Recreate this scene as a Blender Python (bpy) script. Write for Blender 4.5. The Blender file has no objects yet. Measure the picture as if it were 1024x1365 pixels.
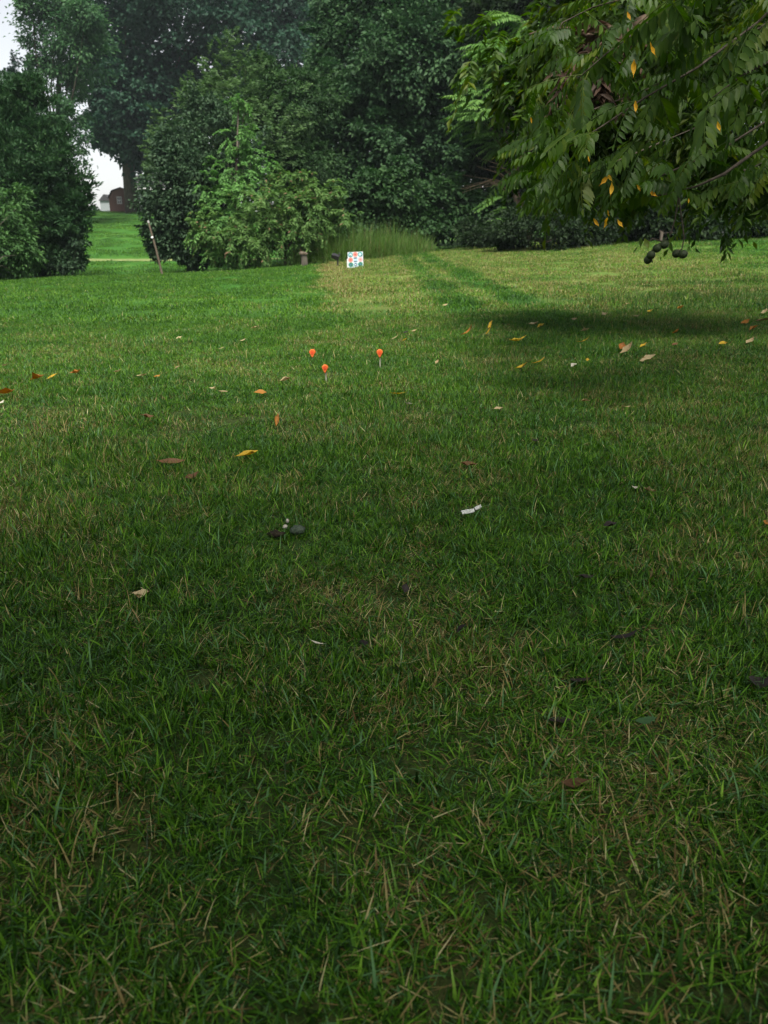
import bpy, math, random
import numpy as np
from mathutils import Vector
R = math.radians
rng = np.random.default_rng(7)
random.seed(7)
S = bpy.context.scene
COL = S.collection

# ---------------------------------------------------------------- camera, sky, sun, exposure
PITCH = 20.0
FPX = 1031.0
CAMH = 1.0
cd = bpy.data.cameras.new('camera')
cam = bpy.data.objects.new('camera', cd)
COL.objects.link(cam)
cam.location = (0, 0, CAMH)
cam.rotation_euler = (R(90 - PITCH), 0, 0)
cd.sensor_fit = 'VERTICAL'
cd.sensor_height = 36.0
cd.lens = 36.0 * FPX / 1365.0
cd.clip_start = 0.05
cd.clip_end = 6000
cd.dof.use_dof = True
cd.dof.focus_distance = 2.6
cd.dof.aperture_fstop = 5.6
S.camera = cam

SUN_EL, SUN_AZ = 60.0, 172.0          # azimuth measured from +Y towards +X
w = bpy.data.worlds.new('World')
S.world = w
w.use_nodes = True
nt = w.node_tree
nt.nodes.clear()
sky = nt.nodes.new('ShaderNodeTexSky')
sky.sky_type = 'NISHITA'
sky.sun_disc = False
sky.sun_elevation = R(SUN_EL)
sky.sun_rotation = R(SUN_AZ)
sky.air_density = 1.0
sky.dust_density = 1.2
sky.ozone_density = 1.0
hs = nt.nodes.new('ShaderNodeHueSaturation')
hs.inputs['Saturation'].default_value = 0.22
bg = nt.nodes.new('ShaderNodeBackground')
bg.inputs['Strength'].default_value = 0.104
wo = nt.nodes.new('ShaderNodeOutputWorld')
nt.links.new(sky.outputs[0], hs.inputs['Color'])
nt.links.new(hs.outputs[0], bg.inputs['Color'])
nt.links.new(bg.outputs[0], wo.inputs['Surface'])

sl = bpy.data.lights.new('sun', 'SUN')
sl.energy = 4.8
sl.angle = R(26)
sl.color = (1.0, 0.96, 0.88)
so = bpy.data.objects.new('sun', sl)
COL.objects.link(so)
d = Vector((math.sin(R(SUN_AZ)) * math.cos(R(SUN_EL)), math.cos(R(SUN_AZ)) * math.cos(R(SUN_EL)), math.sin(R(SUN_EL))))
so.rotation_euler = d.to_track_quat('Z', 'Y').to_euler()

HAZE = .00035
S.render.engine = 'CYCLES'
S.view_settings.view_transform = 'Standard'
S.view_settings.look = 'None'
S.view_settings.exposure = 0.86
S.view_settings.gamma = 1.0
S.view_settings.use_curve_mapping = False
S.cycles.max_bounces = 6
S.cycles.diffuse_bounces = 3
S.cycles.transmission_bounces = 3
S.cycles.transparent_max_bounces = 4
S.cycles.use_denoising = True
S.cycles.filter_width = 1.35

# ---------------------------------------------------------------- geometry of the view and the land
cp, sp = math.cos(R(PITCH)), math.sin(R(PITCH))


def ray(u, v):
    k = (v - 682.5) / FPX
    return np.array([(u - 512.0) / FPX, cp - k * sp, -sp - k * cp])


def W(u, v, y):
    r = ray(u, v)
    t = y / r[1]
    return np.array([r[0] * t, y, CAMH + r[2] * t])


def M(v, y):
    return y / ray(512, v)[1] / FPX


def sstep(a, b, x):
    t = np.clip((x - a) / (b - a), 0, 1)
    return t * t * (3 - 2 * t)


GX = np.array([-60, -30, -11.5, -6, -2.1, 1.9, 5.2, 13, 40, 90])
GZ = np.array([-1.6, -1.1, -.50, -.26, -.04, .31, .58, .90, 1.5, 2.0])
_xs = np.linspace(-60, 90, 601)
_k = np.exp(-0.5 * (np.arange(-16, 17) * .25 / 1.3) ** 2)
_gs = np.convolve(np.pad(np.interp(_xs, GX, GZ), 16, mode='edge'), _k / _k.sum(), 'valid')
HY = np.array([24, 27, 31, 34.5, 38, 48, 60, 72, 80, 90, 130, 400, 3000])
HZ = np.array([-.42, -.50, -.66, -.52, -.27, .32, 1.18, 2.1, 2.62, 2.9, 2.2, 1.4, 1.4])


def zg(x, y):
    x = np.asarray(x, float)
    y = np.asarray(y, float)
    a = np.clip((y - 2.5) / 23.5, 0, 1.0)
    a = a * (0.75 + 0.25 * a)
    base = a * np.interp(x, _xs, _gs)
    hill = np.interp(y, HY, HZ)
    t = sstep(25, 29, y) * (1 - sstep(-7.5, -2.5, x))
    far = np.interp(y, [30, 130, 400], [0, .3, .5])
    z = base * (1 - t) + hill * t + far * (1 - t) * sstep(29, 60, y)
    n = .010 * np.sin(x * 2.1 + 1.3 * np.sin(y * .9)) * np.sin(y * 1.7 + .8) + .022 * np.sin(x * .55 + y * .31) * np.sin(y * .47 - x * .2 + 1)
    return z + n * np.clip(y / 4, .3, 1)


def G(u, v, y0=.4, y1=140):
    r = ray(u, v)
    ys = np.geomspace(y0, y1, 900)
    t = ys / r[1]
    h = CAMH + r[2] * t - zg(r[0] * t, ys)
    i = int(np.argmax(h < 0)) if (h < 0).any() else len(ys) - 1
    y = ys[i]
    x = r[0] * y / r[1]
    return np.array([x, y, float(zg(x, y))])


# ---------------------------------------------------------------- object helpers
def link(o, parent=None):
    COL.objects.link(o)
    if parent is not None:
        o.parent = parent
    return o


def tag(o, label=None, cat=None, group=None, kind=None):
    if label: o['label'] = label
    if cat: o['category'] = cat
    if group: o['group'] = group
    if kind: o['kind'] = kind
    return o


def empty(name, loc, rz=0.0, label=None, cat=None, group=None):
    o = bpy.data.objects.new(name, None)
    o.empty_display_size = .2
    o.location = Vector([float(c) for c in loc])
    o.rotation_euler = (0, 0, rz)
    COL.objects.link(o)
    return tag(o, label, cat, group)


class MB:
    def __init__(s):
        s.v, s.f = [], []

    def add(s, vs, fs):
        b = len(s.v)
        s.v += [tuple(float(c) for c in p) for p in vs]
        s.f += [tuple(b + i for i in f) for f in fs]
        return s

    def box(s, c, h, rot=None, taper=1.0):
        vs = []
        for dz in (-1, 1):
            k = 1.0 if dz < 0 else taper
            for dx, dy in ((-1, -1), (1, -1), (1, 1), (-1, 1)):
                p = Vector((dx * h[0] * k, dy * h[1] * k, dz * h[2]))
                if rot is not None: p = rot @ p
                vs.append(p + Vector(c))
        return s.add(vs, [(3, 2, 1, 0), (4, 5, 6, 7), (0, 1, 5, 4), (1, 2, 6, 5), (2, 3, 7, 6), (3, 0, 4, 7)])

    def tube(s, pts, rad, n=7, jit=0.0):
        pts = [Vector([float(c) for c in p]) for p in pts]
        vs, fs = [], []
        for i, p in enumerate(pts):
            a = pts[max(i - 1, 0)]
            b = pts[min(i + 1, len(pts) - 1)]
            t = (b - a).normalized()
            x = t.orthogonal() if abs(t.z) > .95 else t.cross(Vector((0, 0, 1)))
            x = (Vector((1, 0, 0)) - t * t.x) if abs(t.x) < .9 else (Vector((0, 1, 0)) - t * t.y)
            x.normalize()
            yv = t.cross(x)
            r = rad[i] if hasattr(rad, '__len__') else rad
            for k in range(n):
                q = 2 * math.pi * k / n
                rr = r * (1 + (random.uniform(-jit, jit) if jit else 0))
                vs.append(p + x * (rr * math.cos(q)) + yv * (rr * math.sin(q)))
        for i in range(len(pts) - 1):
            for k in range(n):
                fs.append((i * n + k, i * n + (k + 1) % n, (i + 1) * n + (k + 1) % n, (i + 1) * n + k))
        fs.append(tuple(range(n - 1, -1, -1)))
        fs.append(tuple((len(pts) - 1) * n + k for k in range(n)))
        return s.add(vs, fs)

    def mesh(s, name, mat, smooth=False):
        me = bpy.data.meshes.new(name)
        me.from_pydata(s.v, [], s.f)
        if mat is not None: me.materials.append(mat)
        if smooth: me.polygons.foreach_set('use_smooth', [True] * len(me.polygons))
        me.update()
        return me

    def obj(s, name, mat, parent=None, loc=None, smooth=False):
        o = bpy.data.objects.new(name, s.mesh(name, mat, smooth))
        if loc is not None: o.location = Vector([float(c) for c in loc])
        return link(o, parent)


def np_mesh(name, V, F, mat, attrs=None, smooth=False):
    """V (n,3); F list of (m,k) index arrays, one per polygon size."""
    me = bpy.data.meshes.new(name)
    V = np.asarray(V, np.float32)
    me.vertices.add(len(V))
    me.vertices.foreach_set('co', V.ravel())
    loops = np.concatenate([f.ravel() for f in F]).astype(np.int32)
    sizes = np.concatenate([np.full(len(f), f.shape[1], np.int32) for f in F])
    starts = np.concatenate([[0], np.cumsum(sizes)[:-1]]).astype(np.int32)
    me.loops.add(len(loops))
    me.loops.foreach_set('vertex_index', loops)
    me.polygons.add(len(sizes))
    me.polygons.foreach_set('loop_start', starts)
    me.polygons.foreach_set('loop_total', sizes)
    if smooth: me.polygons.foreach_set('use_smooth', np.ones(len(sizes), bool))
    for k, a in (attrs or {}).items():
        at = me.attributes.new(k, 'FLOAT', 'POINT')
        at.data.foreach_set('value', np.asarray(a, np.float32))
    me.materials.append(mat)
    me.update(calc_edges=True)
    return me


# ---------------------------------------------------------------- materials
class NT:
    def __init__(s, tree):
        s.t = tree
        s.t.nodes.clear()

    def n(s, typ, ins=None, **kw):
        nd = s.t.nodes.new(typ)
        for k, v in kw.items(): setattr(nd, k, v)
        for k, v in (ins or {}).items():
            if hasattr(v, 'is_output'): s.t.links.new(v, nd.inputs[k])
            else: nd.inputs[k].default_value = v
        return nd

    def math(s, op, a, b=None, c=None, clamp=False):
        nd = s.n('ShaderNodeMath', operation=op, use_clamp=clamp)
        for i, x in enumerate((a, b, c)):
            if x is None: continue
            if hasattr(x, 'is_output'): s.t.links.new(x, nd.inputs[i])
            else: nd.inputs[i].default_value = x
        return nd.outputs[0]

    def mix(s, f, a, b):
        nd = s.n('ShaderNodeMix', data_type='RGBA')
        for k, x in ((0, f), (6, a), (7, b)):
            if hasattr(x, 'is_output'): s.t.links.new(x, nd.inputs[k])
            else: nd.inputs[k].default_value = x if k == 0 else (*x, 1)
        return nd.outputs[2]

    def ramp(s, f, stops):
        nd = s.n('ShaderNodeValToRGB', {0: f})
        e = nd.color_ramp.elements
        while len(e) < len(stops): e.new(.5)
        for i, (p, c) in enumerate(stops):
            e[i].position = p
            e[i].color = (*c, 1)
        return nd.outputs[0]

    def noise(s, vec, scale, detail=3.0, rough=.55):
        return s.n('ShaderNodeTexNoise', {'Vector': vec, 'Scale': scale, 'Detail': detail, 'Roughness': rough}).outputs[0]

    def maprange(s, x, a, b, c=0.0, d2=1.0, smooth=True):
        nd = s.n('ShaderNodeMapRange', {0: x, 1: a, 2: b, 3: c, 4: d2}, interpolation_type='SMOOTHSTEP' if smooth else 'LINEAR')
        return nd.outputs[0]

    def attr(s, name):
        return s.n('ShaderNodeAttribute', attribute_name=name).outputs['Fac']


def new_mat(name):
    m = bpy.data.materials.new(name)
    m.use_nodes = True
    return m, NT(m.node_tree)


def plain(name, stops, scale=12.0, rough=.7, bump=.0, spec=.3, stretch=(1, 1, 1), detail=5.0):
    m, t = new_mat(name)
    tc = t.n('ShaderNodeTexCoord').outputs['Object']
    mp = t.n('ShaderNodeMapping', {'Vector': tc, 'Scale': stretch}).outputs[0]
    f = t.noise(mp, scale, detail, .62)
    c = t.ramp(f, stops)
    b = t.n('ShaderNodeBsdfPrincipled', {'Base Color': c, 'Roughness': rough, 'Specular IOR Level': spec})
    if bump:
        bp = t.n('ShaderNodeBump', {'Strength': bump, 'Height': f, 'Distance': .02})
        t.t.links.new(bp.outputs[0], b.inputs['Normal'])
    t.n('ShaderNodeOutputMaterial', {'Surface': b.outputs[0]})
    return m


def leafmat(name, stops, trans=.35, rough=.6, spec=.18, clump=.5, rare=None, blotch=None):
    """Colour from the leaf's own random value 'r' and its clump's random value 'c'."""
    m, t = new_mat(name)
    r = t.attr('r')
    c = t.attr('c')
    f = t.math('ADD', t.math('MULTIPLY', r, 1 - clump), t.math('MULTIPLY', c, clump))
    col = t.ramp(f, stops)
    if rare:
        col = t.mix(t.math('LESS_THAN', t.math('FRACT', t.math('MULTIPLY', r, 37.7)), rare[0]), col, rare[1])
    if blotch:                                            # decayed spots with edges of their own
        oc = t.n('ShaderNodeTexCoord').outputs['Object']
        nz = t.noise(oc, blotch[0], 3.0, .65)
        col = t.mix(t.maprange(nz, blotch[2], blotch[2] + .12), col, blotch[1])
    b = t.n('ShaderNodeBsdfPrincipled', {'Base Color': col, 'Roughness': rough, 'Specular IOR Level': spec})
    hsv = t.n('ShaderNodeHueSaturation', {'Color': col, 'Value': 1.25, 'Saturation': 1.15})
    tr = t.n('ShaderNodeBsdfTranslucent', {'Color': hsv.outputs[0]})
    mx = t.n('ShaderNodeMixShader', {0: trans, 1: b.outputs[0], 2: tr.outputs[0]})
    t.n('ShaderNodeOutputMaterial', {'Surface': mx.outputs[0]})
    return m


# dryness of the turf over the land, shared by the soil and the blades
_a, _b = G(548, 350), G(650, 442)
TRACKS = [(_a[0], _a[1], _b[0], _b[1])]
_a, _b = G(572, 345), G(735, 420)
TRACKS.append((_a[0], _a[1], _b[0], _b[1]))
dg = bpy.data.node_groups.new('turf_dryness', 'ShaderNodeTree')
dg.interface.new_socket('Dry', in_out='OUTPUT', socket_type='NodeSocketFloat')
dg.interface.new_socket('Tone', in_out='OUTPUT', socket_type='NodeSocketFloat')
t = NT(dg)
pos = t.n('ShaderNodeNewGeometry').outputs['Position']
sx = t.n('ShaderNodeSeparateXYZ', {0: pos})
X, Y = sx.outputs[0], sx.outputs[1]
n1 = t.noise(pos, .9, 3.0)
n2 = t.noise(pos, 3.3, 3.0)
mp = t.n('ShaderNodeMapping', {'Vector': pos, 'Rotation': (0, 0, R(14)), 'Scale': (.16, 1.15, .3)}).outputs[0]
n3 = t.noise(mp, 1.0, 3.0)                       # mower passes
mp2 = t.n('ShaderNodeMapping', {'Vector': pos, 'Rotation': (0, 0, R(-22)), 'Scale': (1.5, .10, .3)}).outputs[0]
n4 = t.noise(mp2, 1.0, 2.0)
far = t.maprange(Y, 6.0, 13.0)
edge = t.math('ADD', X, t.math('MULTIPLY', Y, .078))           # edge between the two mowing areas
wob = t.math('ADD', t.math('MULTIPLY', t.math('SUBTRACT', n2, .5), .55), t.math('MULTIPLY', t.math('SUBTRACT', n1, .5), .6))
edge = t.math('ADD', edge, wob)
side = t.math('MULTIPLY', t.maprange(edge, -.3, .3), t.maprange(X, 4.5, 9.5, 1.0, .45))
trk = None
for (xa, ya, xb, yb) in TRACKS:
    ln = math.hypot(xb - xa, yb - ya)
    dd = t.math('ADD', t.math('MULTIPLY', X, (yb - ya) / ln), t.math('MULTIPLY', Y, -(xb - xa) / ln))
    dd = t.math('ABSOLUTE', t.math('ADD', dd, -(xa * (yb - ya) - ya * (xb - xa)) / ln + 0.0))
    dd = t.math('ADD', dd, t.math('MULTIPLY', t.math('SUBTRACT', n2, .5), .35))
    k_ = t.maprange(dd, .12, .42, 1.0, 0.0)
    trk = k_ if trk is None else t.math('MAXIMUM', trk, k_)
trk = t.math('MULTIPLY', trk, t.maprange(Y, 8.0, 11.0))
hillmask = t.maprange(Y, 27.0, 30.0, 1.0, 0.0)
strip = t.math('MULTIPLY', t.maprange(edge, -.2, .05), t.maprange(edge, .35, .9, 1.0, 0.0))
dry = t.math('ADD', t.math('MULTIPLY', t.math('SUBTRACT', n1, .5), 1.15), t.math('MULTIPLY', t.math('SUBTRACT', n2, .5), .8))
dry = t.math('ADD', dry, .10)
dry = t.math('ADD', dry, t.maprange(Y, 1.4, 4.0, .02, 0.0))
dry = t.math('MAXIMUM', dry, .035)
dry = t.math('MINIMUM', dry, .40)
pale = t.math('MULTIPLY', t.math('MULTIPLY', side, far), t.math('ADD', t.math('MULTIPLY', n3, .75), t.math('MULTIPLY', n4, .55)))
pale = t.math('MULTIPLY', t.math('SUBTRACT', pale, .20), .60, None, True)
dry2 = t.math('ADD', dry, t.math('MULTIPLY', pale, hillmask))
dry2 = t.math('ADD', dry2, t.math('MULTIPLY', t.math('MULTIPLY', strip, t.maprange(Y, 9.0, 17.0)), .30))
lush = t.math('MULTIPLY', t.math('MULTIPLY', t.math('SUBTRACT', 1.0, side), far), .20)
dry2 = t.math('SUBTRACT', dry2, lush)
dry2 = t.math('SUBTRACT', dry2, t.math('MULTIPLY', trk, .30), None, True)
tone = t.math('ADD', t.math('MULTIPLY', n3, .55), t.math('MULTIPLY', n1, .45))
tone = t.math('ADD', t.math('MULTIPLY', t.math('SUBTRACT', tone, .5), 1.5), .5)
tone = t.math('SUBTRACT', tone, t.math('MULTIPLY', trk, .35))
tone = t.math('ADD', tone, t.math('MULTIPLY', pale, t.math('MULTIPLY', hillmask, .9)))
t.n('NodeGroupOutput', {'Dry': dry2, 'Tone': tone})


def turf_group(t):
    g = t.n('ShaderNodeGroup')
    g.node_tree = dg
    return g.outputs['Dry'], g.outputs['Tone']


GREEN = [(0.0, (.006, .024, .002)), (.3, (.019, .066, .004)), (.6, (.056, .150, .009)), (.85, (.105, .230, .016)), (1.0, (.19, .34, .038))]
m_ground, t = new_mat('turf_soil')
dry, tone = turf_group(t)
pos = t.n('ShaderNodeNewGeometry').outputs['Position']
fine = t.noise(pos, 55.0, 4.0, .7)
mid = t.noise(pos, 9.0, 4.0, .6)
Yp = t.n('ShaderNodeSeparateXYZ', {0: pos}).outputs[1]
soil = t.ramp(fine, [(.25, (.012, .009, .005)), (.5, (.024, .020, .009)), (.75, (.060, .046, .022))])
gcol = t.ramp(t.math('ADD', t.math('MULTIPLY', tone, .6), t.math('MULTIPLY', mid, .4)),
              [(.25, (.020, .080, .010)), (.5, (.034, .115, .014)), (.75, (.060, .150, .020))])
gcol = t.mix(t.math('MULTIPLY', dry, .9, None, True), gcol, (.20, .20, .062))
gf = t.maprange(Yp, 2.0, 16.0, .25, .96)
c = t.mix(gf, soil, gcol)
bp = t.n('ShaderNodeBump', {'Strength': .6, 'Height': fine, 'Distance': .02})
b = t.n('ShaderNodeBsdfPrincipled', {'Base Color': c, 'Roughness': .9, 'Specular IOR Level': .1, 'Normal': bp.outputs[0]})
t.n('ShaderNodeOutputMaterial', {'Surface': b.outputs[0]})

m_grass, t = new_mat('grass_blade')
dry, tone = turf_group(t)
r = t.attr('r')
q = t.attr('q')
ir = t.n('ShaderNodeObjectInfo').outputs['Random']
f = t.math('ADD', t.math('MULTIPLY', q, .85), t.math('MULTIPLY', t.math('SUBTRACT', tone, .42), .55))
f = t.math('ADD', f, t.math('MULTIPLY', t.math('SUBTRACT', ir, .5), .22))
green = t.ramp(f, GREEN)
blue = t.mix(t.math('GREATER_THAN', t.math('FRACT', t.math('MULTIPLY', q, 13.3)), .88), green, (.080, .175, .062))  # some blades coloured pale bluish to imitate sky highlights
straw = t.ramp(t.math('FRACT', t.math('MULTIPLY', q, 7.1)), [(0, (.085, .052, .018)), (.35, (.17, .125, .045)), (.75, (.28, .24, .09)), (1, (.46, .42, .22))])
col = t.mix(t.math('LESS_THAN', r, dry), blue, straw)
b = t.n('ShaderNodeBsdfPrincipled', {'Base Color': col, 'Roughness': .42, 'Specular IOR Level': .15})
hsv = t.n('ShaderNodeHueSaturation', {'Color': col, 'Value': 1.3, 'Saturation': 1.1})
tr = t.n('ShaderNodeBsdfTranslucent', {'Color': hsv.outputs[0]})
mx = t.n('ShaderNodeMixShader', {0: .28, 1: b.outputs[0], 2: tr.outputs[0]})
t.n('ShaderNodeOutputMaterial', {'Surface': mx.outputs[0]})

DK = [(0, (.014, .032, .016)), (.5, (.026, .056, .024)), (1, (.042, .080, .032))]
m_maple = leafmat('maple_leaf', [(0, (0.0113, 0.0350, 0.0221)), (.5, (0.0206, 0.0588, 0.0331)), (1, (0.0376, 0.0899, 0.0470))], .25)
m_ash = leafmat('ash_leaf', [(0, (0.0255, 0.0678, 0.0302)), (.5, (0.0441, 0.1085, 0.0418)), (1, (0.0719, 0.1504, 0.0557))], .35)
m_cedar = leafmat('cedar_spray', [(0, (0.0173, 0.0493, 0.0197)), (.5, (0.0296, 0.0764, 0.0271)), (1, (0.0518, 0.1085, 0.0345))], .2)
m_spruce = leafmat('spruce_needle', [(0, (0.0203, 0.0493, 0.0377)), (1, (0.0493, 0.0928, 0.0667))], .1)
m_bush = leafmat('bush_leaf', [(0, (0.0261, 0.0667, 0.0203)), (.5, (0.0493, 0.1189, 0.0319)), (1, (0.0841, 0.1711, 0.0435))], .3)
m_dark = leafmat('dark_shrub_leaf', [(0, (0.0174, 0.0406, 0.0203)), (.5, (0.0319, 0.0667, 0.0305)), (1, (0.0580, 0.1015, 0.0464))], .2)
m_privet = leafmat('tall_shrub_leaf', [(0, (0.0414, 0.0845, 0.0302)), (.5, (0.0683, 0.1307, 0.0452)), (1, (0.1072, 0.1768, 0.0679))], .35)
m_heaven = leafmat('young_tree_leaf', [(0, (0.0612, 0.1492, 0.0395)), (.5, (0.0986, 0.2202, 0.0571)), (1, (0.1701, 0.3322, 0.0922))], .35)
m_round = leafmat('round_tree_leaf', [(0, (0.0170, 0.0442, 0.0153)), (.5, (0.0306, 0.0714, 0.0238)), (1, (0.0527, 0.1037, 0.0357))], .3)
m_light = leafmat('light_bush_leaf', [(0, (0.0473, 0.1082, 0.0250)), (.5, (0.0828, 0.1636, 0.0401)), (1, (0.1360, 0.2287, 0.0689))], .35, rare=(.03, (0.2226, 0.1418, 0.0835)))
m_mid = leafmat('mid_tree_leaf', [(0, (0.0166, 0.0452, 0.0197)), (.5, (0.0333, 0.0785, 0.0308)), (1, (0.0594, 0.1213, 0.0444))], .28)
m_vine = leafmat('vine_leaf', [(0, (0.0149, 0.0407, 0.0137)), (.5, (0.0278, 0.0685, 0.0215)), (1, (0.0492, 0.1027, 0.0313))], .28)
m_wood2 = leafmat('shaded_wood_edge_leaf', [(0, (0.0075, 0.0177, 0.0070)), (.5, (0.0140, 0.0303, 0.0101)), (1, (0.0237, 0.0449, 0.0131))], .3)  # leaf colour darkened to stand in for shade under the overhanging trees
m_sumac = leafmat('sumac_leaf', [(0, (0.0540, 0.1328, 0.0304)), (.5, (0.0900, 0.1913, 0.0436)), (1, (0.1440, 0.2550, 0.0628))], .4)
m_walnut = leafmat('walnut_leaf', [(0, (0.0194, 0.0476, 0.0068)), (.35, (0.0374, 0.0852, 0.0095)), (.7, (0.0636, 0.1191, 0.0136)), (1, (0.1272, 0.1551, 0.0177))], .5, rough=.5, spec=.25, clump=.6, blotch=(28.0, (.10, .085, .02), .63))
m_yellow = leafmat('yellow_walnut_leaf', [(0, (0.4350, 0.2025, 0.0140)), (.5, (0.6380, 0.3375, 0.0234)), (1, (0.7250, 0.4590, 0.0527))], .45, blotch=(45.0, (.13, .065, .02), .60))
m_tall = leafmat('tall_grass_leaf', [(0, (0.0459, 0.1013, 0.0170)), (.5, (0.0757, 0.1512, 0.0267)), (1, (0.1262, 0.1958, 0.0546))], .35, clump=.35, rare=(.07, (.20, .17, .08)))
m_weed = leafmat('weed_leaf', [(0, (.030, .070, .014)), (1, (.068, .125, .028))], .35)
m_bark = plain('grey_bark', [(.3, (.035, .028, .021)), (.55, (.085, .070, .055)), (.8, (.16, .14, .115))], 9, .9, .8, .15, (1, 1, .25))
m_bark2 = plain('brown_bark', [(.3, (.045, .030, .020)), (.55, (.12, .085, .060)), (.8, (.22, .165, .125))], 9, .9, .8, .15, (1, 1, .25))
m_twig = plain('twig_bark', [(.3, (0.0270, 0.0216, 0.0156)), (.6, (0.0660, 0.0540, 0.0396)), (.85, (0.1140, 0.0990, 0.0780))], 30, .85, .3, .2)
m_drytwig = plain('dry_twig', [(.3, (0.0560, 0.0400, 0.0240)), (.7, (0.1280, 0.0960, 0.0600))], 20, .85, 0, .2)

# ---------------------------------------------------------------- ground sheet
def spaced(lo, hi, n, k):
    s = np.linspace(math.asinh(lo / k), math.asinh(hi / k), n)
    return np.sinh(s) * k


gx = spaced(-1200, 1200, 230, 4.0)
gy = np.concatenate([np.linspace(-60, -1, 20), spaced(-.6, 2600, 330, 3.0)])
XX, YY = np.meshgrid(gx, gy)
ZZ = zg(XX, np.maximum(YY, 0))
nx, ny = len(gx), len(gy)
ii = np.arange(nx * ny).reshape(ny, nx)
F = np.stack([ii[:-1, :-1], ii[:-1, 1:], ii[1:, 1:], ii[1:, :-1]], -1).reshape(-1, 4)
ground = link(bpy.data.objects.new('ground', np_mesh('ground', np.stack([XX, YY, ZZ], -1).reshape(-1, 3), [F], m_ground, smooth=True)))
tag(ground, 'rolling mown lawn rising to a hill behind the trees', None, None, 'structure')

# pale worn path across the slope behind the left trees
m_path = plain('worn_path', [(.3, (.10, .15, .045)), (.6, (.17, .20, .075)), (.85, (.24, .25, .12))], 3.0, .95, .2, .1)
pb = MB()
pxs = np.linspace(-46, -2, 90)
vs = []
for x in pxs:
    yc = 38.2 + .35 * math.sin(x * .13) - .03 * (x + 14)
    for o_ in (-.42, .42):
        vs.append((x, yc + o_, float(zg(x, yc + o_)) + .012))
pb.add(vs, [(2 * i, 2 * i + 2, 2 * i + 3, 2 * i + 1) for i in range(len(pxs) - 1)])
tag(pb.obj('path', m_path), 'thin pale path across the grassy slope by the left trees', None, None, 'structure')


# ---------------------------------------------------------------- grass
def tuft(name, n, rad, L, Wd, lean=(.1, 1.1), flat=.15, seg=3, broad=0):
    """A clump of blades: bent ribbons with a pointed tip, some lying flat."""
    a = rng.uniform(0, 2 * math.pi, n)
    rr = rad * np.sqrt(rng.uniform(0, 1, n))
    base = np.stack([rr * np.cos(a), rr * np.sin(a), np.full(n, -.004)], -1)
    az = rng.uniform(0, 2 * math.pi, n)
    le = L * rng.lognormal(0, .28, n)
    wd = Wd * rng.uniform(.55, 1.35, n)
    th = rng.uniform(lean[0], lean[1], n)
    isf = rng.uniform(0, 1, n) < flat
    th = np.where(isf, rng.uniform(1.25, 1.52, n), th)
    base[:, 2] += np.where(isf, rng.uniform(.004, .55 * L, n), 0)
    wd = np.where(isf, np.minimum(wd, .0032) * .8, wd)
    le = np.where(isf, le * .8, le)
    bend = np.where(isf, rng.uniform(-.15, .25, n), rng.uniform(.1, .9, n))
    h = np.stack([np.cos(az), np.sin(az), np.zeros(n)], -1)
    tw = az + math.pi / 2 + rng.normal(0, .5, n)
    side = np.stack([np.cos(tw), np.sin(tw), np.zeros(n)], -1)
    ts = np.linspace(0, 1, seg + 1)
    rows = []
    P = base.copy()
    for i, tt in enumerate(ts):
        if i:
            ang = th + bend * (tt - .5 / seg) * 1.2
            ang = np.minimum(ang, 1.75)
            P = P + (h * np.sin(ang)[:, None] + np.array([0, 0, 1]) * np.cos(ang)[:, None]) * (le / seg)[:, None]
        wv = wd * (1.0 if i == 0 else (1 - tt ** 2.2) * .95 + .04)
        if i < seg:
            rows += [P - side * (wv / 2)[:, None], P + side * (wv / 2)[:, None]]
        else:
            rows.append(P.copy())
    k = len(rows)
    V = np.stack(rows, 1)
    V[:, :, 2] = np.maximum(V[:, :, 2], -.004)
    b0 = (np.arange(n) * k)[:, None]
    Q = np.concatenate([b0 + np.array([[2 * i, 2 * i + 1, 2 * i + 3, 2 * i + 2]]) for i in range(seg - 1)], 0)
    T = b0 + np.array([[k - 3, k - 2, k - 1]])
    r = rng.uniform(0, 1, n)
    r = np.where(isf, r * .55, r)                         # cut blades lying flat dry out first
    r = np.where((~isf) & (wd > .0046), .45 + r * .55, r) if Wd < .0056 else np.where(Wd > .008, r * .3 + .7, r)
    q = rng.uniform(0, 1, n)
    return np_mesh(name, V.reshape(-1, 3), [Q, T], m_grass, {'r': np.repeat(r, k), 'q': np.repeat(q, k)})


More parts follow.
